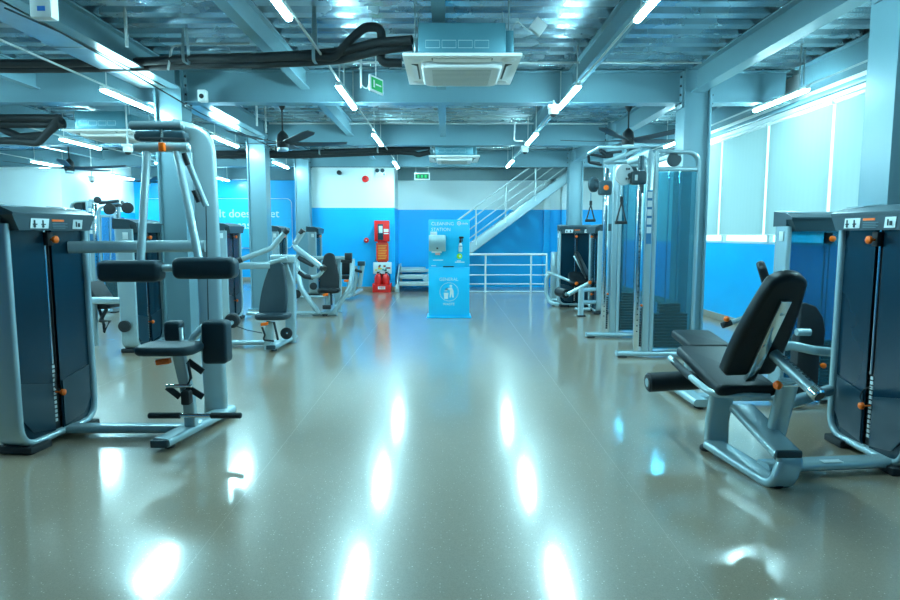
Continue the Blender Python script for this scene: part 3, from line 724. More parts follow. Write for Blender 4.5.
    if detail:
        s1 = MB(xf).prism([(-.22, -.052, zc + .035), (-.07, -.052, zc + .035), (-.08, -.050, zc - .028), (-.23, -.050, zc - .028)], (0, .0025, 0)).build('sticker', M_STICK, cp)
        mk = MB(xf)
        for x in (-.19, -.12):
            mk.box(x - .012, x, -.0545, -.0525, zc - .005, zc + .025).box(x - .02, x + .015, -.0545, -.0525, zc - .006, zc + .002).lathe((x - .006, -.0525, zc - .014), (0, -1, 0), [(0, .002), (.010, .002), (.010, 0)], 10)
        mk.build('pictogram', M_MARK, s1)
        MB(xf).box(-.045, .06, -.053, -.049, zc + .018, zc + .032).build('logo_bar', M_ORANGE, cp)
        ln = MB(xf)
        for k in range(4): ln.box(-.045, .09 - .02*(k % 2), -.0525, -.049, zc + .004 - k * .01, zc + .007 - k * .01)
        ln.build('printed_lines', mat('print_pale', (.14, .24, .28), .5), cp)
        s2 = MB(xf).prism([(.15, -.052, zc + .035), (.24, -.052, zc + .035), (.23, -.050, zc - .028), (.14, -.050, zc - .028)], (0, .0025, 0)).build('sticker', M_STICK, cp)
        MB(xf).box(.17, .18, -.0545, -.0525, zc - .015, zc + .022).box(.19, .21, -.0545, -.0525, zc - .015, zc + .012).build('pictogram', M_MARK, s2)
    MB(xf).box(-W/2 - .03, -W/2 - .025, .05, .11, H - .12, H - .04, .001).build('side_sticker', M_STICK, t)
    for s in (-1, 1): MB(xf).box(s * (W/2 - .11) - .09, s * (W/2 - .11) + .09, -.03, D + .03, 0, .05, .01).build('foot', M_BLACK, t)
def flatoval(t, name, pts, w, h, ref=(0, 0, 1), fr=0.0, m=None): return MB().bar(pts, w, h, min(w, h) * .42, ref, fr).build(name, m or M_FRAME, t)
def roll(t, name, p0, p1, r, m=None, cap=True):
    o = MB().cyl(p0, p1, r, 22, .012).build(name, m or M_VINYL, t)
    if cap:
        d = (Vector(p1) - Vector(p0)).normalized()
        MB().cyl(Vector(p0) - d * .003, Vector(p0) + d * .001, r * .45, 16, .001).build('end_disc', M_FRAME, o)
    return o
def tombstone(w0, w1, h, n=8, rb=.03):
    """pad outline: base width w0, narrowing to w1, round top"""
    R = []; zt = h - w1/2 * .75; m = 7
    for k in range(m):
        t_ = k / m; R.append((w0/2 * (1 + .03 * math.sin(PI * t_)) * (1 - t_ ** 2.2) + w1/2 * t_ ** 2.2, rb + (zt - rb) * t_))
    top = [(w1/2 * math.cos(PI * k / n), zt + w1/2 * .75 * math.sin(PI * k / n)) for k in range(n + 1)]
    return [(-w0/2 + rb, 0), (w0/2 - rb, 0)] + R + top + [(-x_, z_) for x_, z_ in reversed(R)]
def rr2(w, h, r, n=4): return rprof(w, h, r, n)

# ------------------------------------------------------------------ crunch machine, nearest on the column side
A = thing('crunch_machine', 'large grey crunch machine with twin chest pads beside a tinted weight tower', 'gym machine', (-1.85, 4.2, 0))
tower(A, place(-2.64, 4.17, 83), W=.69)
flatoval(A, 'base_beam', [(-1.86, 3.92, .055), (-1.70, 4.72, .055)], .06, .13, (0, 0, 1))
MB().obox((-1.864, 3.905, .055), (.055, 0, 0), (0, .012, 0), (0, 0, .026), .008).build('end_cap', M_GREYPLASTIC, A)
flatoval(A, 'link_beam', [(-2.64, 4.24, .055), (-1.80, 4.24, .055)], .055, .11)
for p in ((-1.84, 4.0), (-1.70, 4.68)): MB().cyl((p[0], p[1], 0), (p[0], p[1], .028), .035, 16, .004).build('foot', M_BLACK, A)
post = MB().bar([PY(191.5, 426, 4.20), PY(189, 398, 4.2), PY(178, 350, 4.16)], .055, .08, .012, (0, 1, 0)).build('seat_post', M_FRAME, A)
st = PY(166, 350, 4.02)
MB().cushion(rr2(.40, .30, .09), st + Vector((0, .06, 0)), (1, 0, 0), (0, 1, 0), .06, .026).build('seat', M_GREYPAD, A)
MB().obox(PY(163.5, 361.5, 4.0), (.045, 0, .006), (0, .02, 0), (-.003, 0, .018), .006).build('release_lever', M_ORANGE, A)
for p, q in (((188, 361), (203, 372)), ((187, 387), (203, 397)), ((167, 387), (180, 397))):
    a_, b_ = PY(*p, 4.12), PY(*q, 4.12); MB().bar([a_, b_], .012, .045, .005, (0, 1, 0)).build('linkage_plate', M_BLACK, A)
MB().tube([PY(188, 362, 4.10), PY(191, 378, 4.08), PY(187, 386, 4.08)], .010, 8).build('gas_spring', M_BLACK, A)
MB().box(PY(187, 395, 4.1).x - .03, PY(187, 395, 4.1).x + .03, 4.06, 4.13, PY(187, 404, 4.1).z, PY(187, 390, 4.1).z, .012).build('latch_block', M_BLACK, A)
MB().cyl(PY(166, 386, 4.08), PY(192, 386, 4.08), .013, 12).build('axle', M_CHROME, A)
# C-shaped main upright
flatoval(A, 'upright', [PY(216, 420, 4.66), PY(216, 395, 4.62), PY(212, 340, 4.60), PY(208, 240, 4.60), PY(203, 138, 4.60), PY(172, 130.5, 4.55)], .17, .075, (1, 0.1, 0), [0, .2, .3, .3, .22, 0])
flatoval(A, 'cross_arm', [Vector((-2.64, 4.36, 1.315)), PY(205, 246, 4.52)], .085, .06, (0, 0, 1))
flatoval(A, 'pad_arm', [PY(188, 352, 4.3), PY(193, 338, 4.32), PY(205, 325, 4.34), PY(216, 324, 4.34)], .06, .05, (0, 1, 0), .08)
MB().cushion(rr2(.17, .295, .03), PY(217, 341.5, 4.22), (1, 0, 0), (0, 0, 1), .13, .022).build('back_pad', M_GREYPAD, A)
MB().cushion(rr2(.12, .15, .03), PY(174.5, 331, 4.40), (1, 0, 0), (0, 0, 1), .10, .022).build('hip_pad', M_GREYPAD, A)
flatoval(A, 'hip_pad_bracket', [PY(181, 328, 4.35), PY(182, 345, 4.3)], .03, .03, (0, 1, 0))
# swing arms, chest pads
for a_, b_ in (((147, 152), (140.5, 262)), ((177, 152), (199.5, 262))):
    MB().tube([PY(*a_, 4.26), PY(*b_, 4.10)], .026, 14).build('swing_arm', M_FRAME, A)
for c_ in ((131.5, 271), (206, 268)):
    p = PY(*c_, 4.05); MB().cushion(rr2(.405, .14, .045), p, (1, 0, 0), (0, 0, 1), .13, .03).build('chest_pad', M_GREYPAD, A)
MB().cyl(PY(150, 268.5, 4.06), PY(190, 268, 4.06), .024, 14).build('pad_bar', M_FRAME, A)
roll(A, 'top_roller', PY(129.5, 125.5, 4.40), PY(184, 125.5, 4.40), .031, mat('grey_tube', (.22, .30, .33), .35, .2), False)
roll(A, 'pivot_tube', PY(134, 147.5, 4.26), PY(190, 147.5, 4.26), .032, M_FRAME, False)
MB().cushion(rr2(.36, .07, .03), PY(162, 136.5, 4.40), (1, 0, 0), (0, 0, 1), .10, .025).build('counterweight', M_GREYPLASTIC, A)
MB().cyl(PY(140, 139, 4.30), PY(186, 140, 4.30), .014, 12).build('spring_rod', M_BLACK, A)
MB().obox(PY(162, 147, 4.21), (.019, 0, 0), (0, .018, 0), (0, 0, .028), .005).build('pin_handle', M_ORANGE, A)
MB().tube([PY(162, 128, 4.4), PY(162, 143, 4.28)], .014, 10).build('stem', M_CHROME, A)
sp_ = MB().tube([PY(184, 152, 4.34), PY(206, 206, 4.42)], .021, 12).build('damper', M_FRAME, A)
MB().tube([PY(183.5, 153, 4.31), PY(188, 165, 4.33)], .019, 10).build('damper_sleeve', M_BLACK, sp_)
MB().tube([PY(194, 190, 4.36), PY(199, 202, 4.38)], .019, 10).build('damper_sleeve', M_BLACK, sp_)
MB().tube([PY(206, 206, 4.5), PY(208.5, 330, 4.5)], .004, 6).build('cable', M_BLACK, A)
for a_, b_ in ((148.5, 181), (210.5, 241.5)):
    MB().cyl(PY(a_, 415.5, 4.02), PY(b_, 415.5, 4.02), .020, 16, .006).build('foot_roller', M_GRIP, A)
MB().cyl(PY(179, 415.5, 4.02), PY(213, 415.5, 4.02), .013, 12).build('foot_bar', M_CHROME, A)
MB().lathe(PY(234, 320, 5.0) + Vector((0, 0, -.0)), (0, -1, 0), [(0, 0), (.055, 0), (.06, .01), (.06, .05), (.05, .06), (0, .06)], 18).build('rear_pulley', M_BLACK, A)
MB().cyl(PY(222, 330, 4.68), PY(234, 321, 5.0), .018, 10).build('pulley_arm', M_FRAME, A)

# ------------------------------------------------------------------ leg extension, nearest on the window side
B = thing('leg_extension_machine', 'silver leg extension machine with black seat and tall back pad in front of window blinds', 'gym machine', (1.8, 3.6, 0))
tower(B, place(2.62, 3.80, -90))
flatoval(B, 'leg_post', [PY(716, 446, 3.92), PY(717, 420, 3.92), PY(722, 394, 3.90)], .15, .06, (1, 0, 0))
flatoval(B, 'base_loop', [PY(713, 444, 3.90), PY(780, 486, 3.31), PY(790, 462, 3.31), PY(786, 452, 3.33)], .145, .055, (1, 0.08, 0), [0, .12, .05, 0])
flatoval(B, 'sloping_beam', [PY(788, 455.5, 3.31), PY(742, 408, 3.84)], .16, .06, (1, 0, 0))
MB().obox(PY(788.5, 454, 3.30), (.073, 0, 0), (0, .014, 0), (0, 0, .022), .01).build('end_cap', M_GREYPLASTIC, B)
flatoval(B, 'seat_column', [PY(775, 436, 3.56), PY(789, 380, 3.50)], .11, .07, (1, 0, 0))
flatoval(B, 'tower_arm', [PY(783, 405, 3.72), Vector((2.60, 4.12, PY(783, 405, 3.72).z - .01))], .075, .06)
flatoval(B, 'link_beam', [Vector((1.85, 3.50, .055)), Vector((2.62, 3.58, .055))], .055, .12)
MB().obox(Vector((2.25, 3.50, .084)), (.06, .004, 0), (-.002, .022, 0), (0, 0, .001)).build('warning_sticker', M_STICK, B)
for p in (PZ(706, 450, 0), PZ(776, 486, 0)): MB().cyl((p.x, p.y, 0), (p.x, p.y, .03), .04, 16, .006).build('foot', M_BLACK, B)
sl = PY(675, 350, 4.24); sn = PY(716, 392, 3.55)
ay = Vector((0, sl.y - sn.y, sl.z - sn.z)); Ls = ay.length; ayn = ay.normalized()
cs = Vector((sn.x + .19, sn.y, sn.z)) + ayn * (Ls / 2)
so = MB().cushion(rr2(.36, Ls, .035), cs, (1, 0, 0), ayn, .07, .025).build('seat', M_VINYL, B)
MB().cushion(rr2(.28, Ls - .10, .04), cs + Vector((1, 0, 0)).cross(ayn) * -.042, (1, 0, 0), ayn, .02, .004).build('seat_plate', M_FRAME, so)
MB().tube([PY(670, 358, 4.22), PY(694, 380, 3.78), PY(712, 394, 3.60), PY(770, 397, 3.52)], .020, 12, .10).build('side_rail', M_FRAME, B)
MB().tube([PY(674, 361.5, 4.15), PY(691, 377.5, 3.83)], .024, 14).build('side_grip', M_GRIP, B)
# back pad, seen from behind, with bracket
pb, pt = PY(745, 372, 3.62), PY(789, 275, 3.27)
up = (pt - pb); Lb = up.length; up.normalize(); rt = Vector((1, .12, 0)); rt = (rt - up * rt.dot(up)).normalized()
bo = MB().cushion(tombstone(.33, .23, Lb + .02, 10), pb, rt, up, .085, .03).build('back_pad', M_VINYL, B)
nb = rt.cross(up)   # towards the viewer
if nb.y > 0: nb = -nb
MB().obox(pb + up * (Lb * .40) + nb * .055, rt * .030, up * (Lb * .42), nb * .016, .006).build('pad_bracket', M_CHROME, bo)
for k in (.15, .70):
    MB().cyl(pb + up * (Lb * k) + nb * .07, pb + up * (Lb * k) + nb * .076, .010, 10, .002).build('bolt', M_FRAME, bo)
# range lever with grip, towards the viewer
l0, l1 = PY(762, 343, 3.58), PY(818, 395, 3.20)
lv = MB().cyl(l0 + (l1 - l0) * .22, l1, .034, 18, .006).build('range_lever', M_FRAME, B)
MB().cyl(l0, l0 + (l1 - l0) * .25, .020, 14).build('lever_rod', M_CHROME, lv)
MB().cyl(l1 - (l1 - l0).normalized() * .05, l1 + (l1 - l0).normalized() * .012, .038, 18, .008).build('lever_tip', M_CHROME, lv)
MB().cyl(l1 + (l1 - l0).normalized() * .010, l1 + (l1 - l0).normalized() * .016, .030, 18, .002).build('tip_disc', M_BLACK, lv)
dl = (l1 - l0).normalized(); tp = dl.cross(Vector((1, 0, -.4))).normalized()
if tp.z < 0: tp = -tp
mk = MB()
for k in range(9): mk.obox(l0 + (l1 - l0) * (.38 + .055 * k) + tp * .0335, dl * .006, dl.cross(tp) * .014, tp * .002)
mk.build('scale_marks', M_MARK, lv)
MB().cyl(PY(779, 385, 3.34), PY(800, 385, 3.36), .010, 10).build('knob_rod', M_CHROME, B)
MB().lathe(PY(781, 385, 3.34), (-1, -.25, 0), [(.006, -.01), (.012, 0), (.020, .008), (.026, .022), (.020, .036), (0, .040)], 16).build('knob', M_ORANGE, B)
# shin roller on its lever arm
roll(B, 'shin_roller', PY(647, 382.5, 4.28), PY(712, 379, 4.30), .068)
MB().bar([PY(706, 380, 4.32), PY(728, 392, 4.15), PY(745, 398, 3.95)], .05, .04, .012, (1, 0, 0)).build('roller_arm', M_FRAME, B)

# ------------------------------------------------------------------ leg curl behind it
C = thing('leg_curl_machine', 'second leg machine with clear tinted tower standing behind the front leg extension', 'gym machine', (2.3, 5.0, 0))
tower(C, place(3.10, 5.02, 0), W=0.66, clear=True, detail=False)
flatoval(C, 'base_beam', [Vector((2.05, 5.75, .055)), Vector((2.05, 4.86, .055))], .06, .13)
flatoval(C, 'link_beam', [Vector((2.05, 5.06, .055)), Vector((2.80, 5.06, .055))], .055, .11)
MB().cyl((2.05, 4.92, 0), (2.05, 4.92, .03), .04, 16, .006).cyl((2.05, 5.7, 0), (2.05, 5.7, .03), .04, 16, .006).build('feet', M_BLACK, C)
MB().cushion(rr2(.36, .50, .05), PY(698, 344, 5.25) + Vector((.09, .18, 0)), (1, 0, 0), (0, 1, .12), .07, .025).build('seat', M_VINYL, C)
flatoval(C, 'seat_column', [Vector((2.10, 5.32, .08)), Vector((2.12, 5.28, .40))], .10, .07, (1, 0, 0))
pb, pt = PY(771, 330, 4.95), PY(764, 263, 4.85)
pb, pt = PY(779, 325, 5.1), PY(760, 262, 4.98)
up = (pt - pb); Lb = up.length; up.normalize(); rt = Vector((.45, 1, 0)); rt = (rt - up * rt.dot(up)).normalized()
bo = MB().cushion(tombstone(.24, .16, Lb, 10), pb, rt, up, .065, .025).build('back_pad', M_VINYL, C)
MB().bar([pb + Vector((.05, 0, .05)), pb + Vector((.02, 0, .02)) + up * (Lb * .65) + Vector((.05, 0, 0))], .04, .02, .006, (0, 1, 0)).build('pad_bracket', M_CHROME, bo)
MB().bar([PY(775, 349, 4.72), PY(790, 345, 4.72), PY(812, 350, 4.68), PY(830, 352, 4.7)], .07, .05, .02, (0, 0, 1), .15).build('pad_frame', M_FRAME, C)
hw = PY(811, 324, 4.80)
MB().cushion([(-.10, -.17), (.10, -.17), (.105, -.05), (.08, .06), (.02, .14), (-.06, .17), (-.10, .16)], hw, (1, 0, 0), (0, 0, 1), .05, .012).build('cam_plate', M_BLACK, C)
MB().cyl(hw + Vector((-.13, -.03, -.06)), hw + Vector((-.02, -.03, -.06)), .030, 14).build('cam_axle', M_FRAME, C)
MB().box(2.76, 2.95, 4.80, 4.92, .12, .62, .03).build('weight_block', M_BLACK, C)
MB().tube([PY(765, 315, 5.1), PY(744, 318, 5.1), PY(724, 325, 5.1)], .022, 12, .05).build('lever', M_FRAME, C)
MB().tube([PY(722, 325.5, 5.08), PY(731, 322.5, 5.08)], .026, 12).build('lever_grip', M_BLACK, C)
MB().ball(PY(726.5, 319, 5.05), .024).build('knob', M_ORANGE, C)
flatoval(C, 'arm', [PY(752, 322, 5.1), PY(785, 348, 5.1), Vector((2.68, 5.06, .52))], .06, .05)
MB().cushion(rr2(.30, .06, .03), PY(795, 352, 5.3), (1, 0, 0), (0, 0, 1), .10, .02).build('hip_pad', M_GREYPAD, C)

# ------------------------------------------------------------------ chest press machines along the columns
def press_base(t, X, Y, TX, TY, towerkw={}):
    tower(t, place(TX, TY, 90), **towerkw)
    flatoval(t, 'base_beam', [(X, Y - .38, .055), (X + .07, Y + .42, .055)], .06, .13)
    MB().obox((X, Y - .385, .055), (.055, 0, 0), (0, .012, 0), (0, 0, .026), .008).build('end_cap', M_GREYPLASTIC, t)
    flatoval(t, 'link_beam', [(TX + .01, Y - .02, .055), (X, Y - .02, .055)], .055, .11)
    for dy in (-.32, .36): MB().cyl((X + .02, Y + dy, 0), (X + .02, Y + dy, .028), .035, 14, .004).build('foot', M_BLACK, t)

D = thing('chest_press_machine', 'grey chest press with upswept arms and tall pad, just behind the crunch machine', 'gym machine', (-2.1, 7.7, 0))
press_base(D, -2.12, 7.75, -3.66, 7.64, dict(detail=False))
Yd = 7.8
flatoval(D, 'upright', [PY(291, 342, 8.0), PY(291, 300, 8.0), PY(289, 259, 8.0)], .14, .08, (1, 0, 0))
MB().box(PY(270, 258, Yd).x, PY(294, 258, Yd).x, Yd, Yd + .25, PY(280, 263, Yd).z, PY(280, 255, Yd).z, .015).build('arm_housing', M_FRAME, D)
pb, pt = PY(272.5, 316, 7.55), PY(277.5, 261.5, 7.75); up = (pt - pb); Lb = up.length; up.normalize(); rt = (Vector((1, 0, 0)) - up * up.x).normalized()
bo = MB().cushion(tombstone(.335, .18, Lb, 10), pb, rt, up, .085, .03).build('back_pad', M_GREYPAD, D)
MB().bar([PY(284, 264, 7.9), PY(291, 285, 7.95), PY(291, 318, 7.95)], .05, .10, .02, (0, 1, 0), .2).build('pad_frame', M_FRAME, D)
MB().cushion(rr2(.40, .36, .10), PY(270.5, 317, 7.40) + Vector((0, .12, 0)), (1, 0, 0), (0, 1, 0), .075, .03).build('seat', M_GREYPAD, D)
flatoval(D, 'seat_post', [PY(268, 350, 7.55), PY(270, 322, 7.5)], .10, .07, (1, 0, 0))
MB().obox(PY(264.5, 324, 7.30), (.042, 0, .006), (0, .02, 0), (0, 0, .018), .006).build('release_lever', M_ORANGE, D)
MB().tube([PY(262, 327, 7.35), PY(265, 335, 7.35), PY(263, 340, 7.4), PY(274, 341, 7.4)], .012, 8, .03).build('seat_linkage', M_BLACK, D)
MB().tube([PY(274, 322, 7.35), PY(278, 340, 7.35)], .014, 8).build('gas_spring', M_BLACK, D)
MB().lathe(PY(287, 333, 7.72), (0, -1, 0), [(0, 0), (.068, 0), (.074, .008), (.074, .04), (.06, .05), (0, .05)], 22).build('pivot_disc', M_BLACK, D)
MB().lathe(PY(287, 333, 7.665), (0, -1, 0), [(0, 0), (.012, 0), (.012, .008), (0, .01)], 12).build('pivot_bolt', M_CHROME, D)
a1 = MB().tube([PY(240, 260, 7.35), PY(272, 248, 7.45), PY(286, 231, 7.45)], .032, 12, .08).build('press_arm', M_FRAME, D)
MB().tube([PY(235.5, 261.5, 7.33), PY(242, 259.3, 7.35)], .036, 12).build('arm_tip', M_BLACK, a1)
MB().tube([PY(284.5, 233, 7.45), PY(287.5, 229.5, 7.45)], .034, 12).build('arm_tip', M_BLACK, a1)
a2 = MB().tube([PY(303, 231, 7.45), PY(293.5, 246, 7.45), PY(323, 268.5, 7.2)], .034, 12, .06).build('press_arm', M_FRAME, D)
MB().tube([PY(300.5, 234, 7.45), PY(303.5, 230, 7.45)], .036, 12).build('arm_tip', M_BLACK, a2)
MB().tube([PY(322, 267.5, 7.21), PY(324.5, 269.5, 7.19)], .042, 14).build('arm_tip', M_BLACK, a2)
MB().tube([PY(297, 256, 7.4), PY(298, 270, 7.3), PY(308, 277, 7.25), PY(318, 276.5, 7.2), PY(323, 270, 7.2)], .024, 12, .10).build('handle_loop', M_FRAME, a2)
MB().tube([PY(299.5, 272, 7.29), PY(305, 276.3, 7.26), PY(312.5, 277.6, 7.23)], .030, 12, .06).build('grip', M_GRIP, a2)
MB().tube([PY(299, 258, 7.38), PY(313, 265, 7.28)], .030, 12).build('grip', M_GRIP, a2)
flatoval(D, 'cross_arm', [PY(238, 266, 7.5), PY(270, 265, 7.6)], .085, .06)
flatoval(D, 'arm_link', [PY(270, 263, 7.6), PY(287, 258, 7.6)], .05, .05, (0, 0, 1))
tag(MB().tube([PY(233, 325, 8.2), PY(247, 330, 8.0), PY(262, 333, 7.8)], .007, 6).build('floor_cord', M_BLACK, D), None)

F = thing('shoulder_press_machine', 'grey machine with V-shaped floor frame and dark pad, midway along the columns', 'gym machine', (-2.1, 10.9, 0))
tower(F, place(-3.46, 10.15, 90), W=.68, detail=False)
Yf = 10.75
flatoval(F, 'link_beam', [(-3.44, 10.6, .055), (-2.0, 10.75, .055)], .055, .11)
flatoval(F, 'cross_foot', [PY(313, 314, Yf), PY(337, 314, Yf)], .06, .10)
MB().cyl(PY(325, 314, Yf - .06), PY(325, 314, Yf + .04), .05, 14).build('wheel', M_BLACK, F)
for s, pts in ((0, [(297, 262), (298.5, 278), (302, 290), (319, 313.5)]), (1, [(352.5, 259), (352, 275), (350, 288), (333, 313)])):
    MB().tube([PY(*p, Yf + .05 * (2 - k)) for k, p in enumerate(pts)], .045, 12, .2).build('frame_leg', M_FRAME, F)
flatoval(F, 'upright', [PY(338, 312, 11.2), PY(338, 258, 11.2)], .14, .08, (1, 0, 0))
MB().cyl(PY(326, 316, 11.0) + Vector((0, 0, -.05)), PY(326, 316, 11.3) + Vector((0, 0, -.05)), .05, 12).build('rear_foot', M_BLACK, F)
pb, pt = PY(329.5, 290, 10.8), PY(329.5, 253, 11.0); up = (pt - pb); Lb = up.length; up.normalize(); rt = (Vector((1, 0, 0)) - up * up.x).normalized()
MB().cushion(tombstone(.34, .20, Lb, 10), pb, rt, up, .085, .03).build('back_pad', M_VINYL, F)
MB().cushion(rr2(.38, .34, .10), PY(328, 291, 10.6) + Vector((0, .1, 0)), (1, 0, 0), (0, 1, 0), .075, .03).build('seat', M_VINYL, F)
flatoval(F, 'seat_post', [PY(328, 312, 10.8), PY(328, 293, 10.8)], .11, .08, (1, 0, 0))
MB().obox(PY(325.5, 294.8, 10.5), (.045, 0, .006), (0, .02, 0), (0, 0, .022), .006).build('release_lever', M_ORANGE, F)
MB().tube([PY(331, 293, 10.6), PY(331.5, 305, 10.6)], .018, 8).build('gas_spring', M_BLACK, F)
MB().obox(PY(327, 307, 10.6), (.07, 0, 0), (0, .05, 0), (0, 0, .035), .01).build('latch_block', M_BLACK, F)
MB().box(PY(345, 260, Yf).x, PY(352, 260, Yf).x, Yf - .05, Yf + .06, PY(348, 260, Yf).z, PY(348, 253, Yf).z, .01).build('arm_block', M_BLACK, F)
MB().cyl(PY(341, 261, Yf), PY(352, 261.5, Yf), .025, 12).build('hand_grip', M_GRIP, F)
flatoval(F, 'cross_arm', [PY(300, 258, 11.0), PY(345, 258, 11.0)], .07, .05)
MB().lathe(PY(313, 286, 10.9), (.4, -1, 0), [(0, 0), (.06, 0), (.065, .01), (.065, .05), (0, .055)], 16).build('pulley', M_BLACK, F)
MB().lathe(PY(296, 294, 11.0), (.4, -1, 0), [(0, 0), (.075, 0), (.08, .01), (.08, .05), (0, .055)], 16).build('pulley', M_BLACK, F)

G = thing('row_machine', 'small far silver machine with slanting legs just before the red fire point', 'gym machine', (-2.2, 13.6, 0))
tower(G, place(-3.46, 13.2, 90), W=.68, detail=False)
Yg = 13.7
flatoval(G, 'link_beam', [(-3.44, 13.4, .055), (-2.2, 13.6, .055)], .055, .11)
flatoval(G, 'base_beam', [PY(347, 297, 13.35), PY(361, 290, 14.5)], .07, .12)
for pts in ([(363, 262), (361, 275), (359.5, 287)], [(355.5, 266), (356, 280), (352, 296)]):
    MB().tube([PY(*p, Yg) for p in pts], .05, 12, .2).build('frame_leg', M_FRAME, G)
MB().obox(PY(361.5, 263.5, Yg), (.08, 0, 0), (0, .06, 0), (0, 0, .05), .012).build('arm_block', M_GREYPLASTIC, G)
MB().cyl(PY(355, 270, Yg - .1), PY(362, 272, Yg - .1), .03, 12).build('hand_grip', M_GRIP, G)
MB().cushion(rr2(.34, .32, .08), PY(347, 277, Yg), (1, 0, 0), (0, 1, 0), .08, .03).build('seat', M_VINYL, G)
MB().cushion(rr2(.32, .30, .06), PY(346, 268, Yg + .3), (1, 0, 0), (0, 0, 1), .08, .03).build('chest_pad', M_VINYL, G)
MB().obox(PY(346.5, 280.8, Yg - .2), (.055, 0, 0), (0, .02, 0), (0, 0, .025), .006).build('release_lever', M_ORANGE, G)
flatoval(G, 'seat_post', [PY(350, 296, Yg), PY(349, 278, Yg)], .11, .08, (1, 0, 0))

H_ = thing('rear_press_machine', 'tinted weight tower standing between the last column and the fire point', 'gym machine', (-3.0, 14.45, 0))
tower(H_, place(-2.98, 14.55, 90), W=.62, detail=False)
flatoval(H_, 'base_beam', [(-2.96, 14.5, .055), (-2.5, 14.5, .055)], .055, .11)

# ------------------------------------------------------------------ bench machine behind the crunch machine's tower
I_ = thing('rear_bench_machine', 'dark bench machine half hidden between the front tower and the chest press tower', 'gym machine', (-4.3, 8.2, 0))
flatoval(I_, 'cross_arm', [PY(80, 300.5, 7.55), PY(128, 300.5, 7.40)], .085, .06)
flatoval(I_, 'base_beam', [PY(85, 352, 7.75), PY(112, 341, 8.3)], .06, .12)
flatoval(I_, 'post', [PY(95, 350, 7.8), PY(93, 300, 7.8)], .09, .07, (1, 0, 0))
MB().cushion(rr2(.30, .40, .05), PY(98, 292, 7.9), (.6, 0, -1), (0, 1, 0), .08, .03).build('pad', M_VINYL, I_)
MB().cushion(rr2(.32, .34, .05), PY(103, 305, 8.0), (1, 0, 0), (0, 1, 0), .08, .03).build('seat', M_VINYL, I_)
MB().tube([PY(99, 308, 7.9), PY(104, 325, 7.8), PY(104, 332, 7.8), PY(110, 321, 7.8), PY(100, 321, 7.8)], .018, 8).build('pedal_frame', M_BLACK, I_)
MB().tube([PY(107, 308, 7.9), PY(100, 322, 7.8)], .022, 8).build('strap', M_BLACK, I_)
MB().lathe(PY(126, 326, 7.25), (0, -1, 0), [(0, 0), (.06, 0), (.068, .01), (.068, .05), (0, .055)], 18).build('pulley', M_BLACK, I_)
# ------------------------------------------------------------------ cable towers
M_PANEL = glassy('cable_tower_panel', (0.60, 0.90, 0.97), 0.80, 0.06)
def cable_tower(t, px, Y, s=1.0, foot=True, ztop=None, placards=True, stack=True):
    """px: dict of pixel columns at distance Y: foot0, rail, post, rear ; parts of a cable machine standing along X"""
    X = {k: PY(v, 250, Y).x for k, v in px.items()}
    zt = ztop
    flatoval(t, 'base_foot', [(X['foot0'], Y, .04), (X['rear'] + .03, Y, .04)], .055, .11)
    for x in (X['foot0'] + .06, X['rear'] - .02): MB().box(x - .05, x + .05, Y - .06, Y + .06, 0, .02, .005).build('foot', M_BLACK, t)
    MB().box(X['rail'] - .03, X['rail'] + .03, Y - .03, Y + .03, .06, zt - .05, .008).build('adjust_rail', M_CHROME, t)
    h = MB()
    for k in range(24): h.cyl((X['rail'], Y - .032, .3 + k * .065), (X['rail'], Y - .029, .3 + k * .065), .008, 8, .0005)
    h.build('adjust_holes', M_BLACK, t)
    MB().box(X['plate'] - .035, X['plate'] + .035, Y - .02, Y + .03, .06, zt - .02, .006).build('placard_post', M_FRAME, t)
    if placards:
        st = MB().box(X['plate'] - .03, X['plate'] + .03, Y - .024, Y - .021, 1.30, 1.90).build('placard_strip', mat('placard_blue', (.03, .16, .32), .4), t)
        q = MB()
        for k in range(5): q.box(X['plate'] - .025, X['plate'] + .025, Y - .026, Y - .0245, 1.42 + k * .098, 1.49 + k * .098)
        q.build('pictograms', M_STICK, st)
    # arch: front post, rounded top, rear post
    a = fillet([(X['post'], Y, .05), (X['post'], Y, zt), (X['rear'], Y, zt - .02), (X['rear'], Y, .05)], [0, .03, .14, 0], 8)
    MB().sweep(a, rprof(.07, .04, .015), (0, 1, 0)).build('arch_frame', M_FRAME, t)
    zp = zt - .20
    flatoval(t, 'panel_rail', [(X['post'], Y, zp), (X['rear'], Y, zp)], .05, .04)
    MB().box(X['post'] + .02, X['rear'] - .02, Y - .01, Y - .004, .09, zp - .02).build('panel', M_PANEL, t)
    MB().box(X['post'] + .02, X['rear'] - .02, Y + .13, Y + .136, .09, zp - .02).build('panel', M_PANEL, t)
    if stack:
        w_ = MB(); xm = (X['post'] + X['rear']) / 2; hw = (X['rear'] - X['post']) * .40
        for k in range(14): w_.box(xm - hw * (1 if k < 11 else .72), xm + hw * (1 if k < 11 else .55), Y + .02, Y + .12, .10 + k * .037, .133 + k * .037, .003, 1)
        w_.build('weight_stack', M_SLOTB, t)
        for d in (-.06, .06): MB().cyl((xm + d, Y + .07, .6), (xm + d, Y + .07, zp), .008, 8, .001).build('guide_rod', M_CHROME, t)
        w_ = MB()
        for k in range(15): w_.box(X['rail'] + .035, X['rail'] + .06, Y + .0, Y + .05, .12 + k * .03, .142 + k * .03)
        w_.build('counter_plates', M_BLACK, t)
        MB().ball((X['rail'] + .048, Y - .02, .60), .016).build('selector_pin', M_ORANGE, t)
    MB().lathe(((X['post'] + X['rear']) / 2 - .03, Y + .05, zt - .09), (0, -1, 0), [(0, 0), (.075, 0), (.08, .006), (.07, .02), (.08, .034), (.075, .04), (0, .04)], 20).build('top_pulley', M_GREYPLASTIC, t)
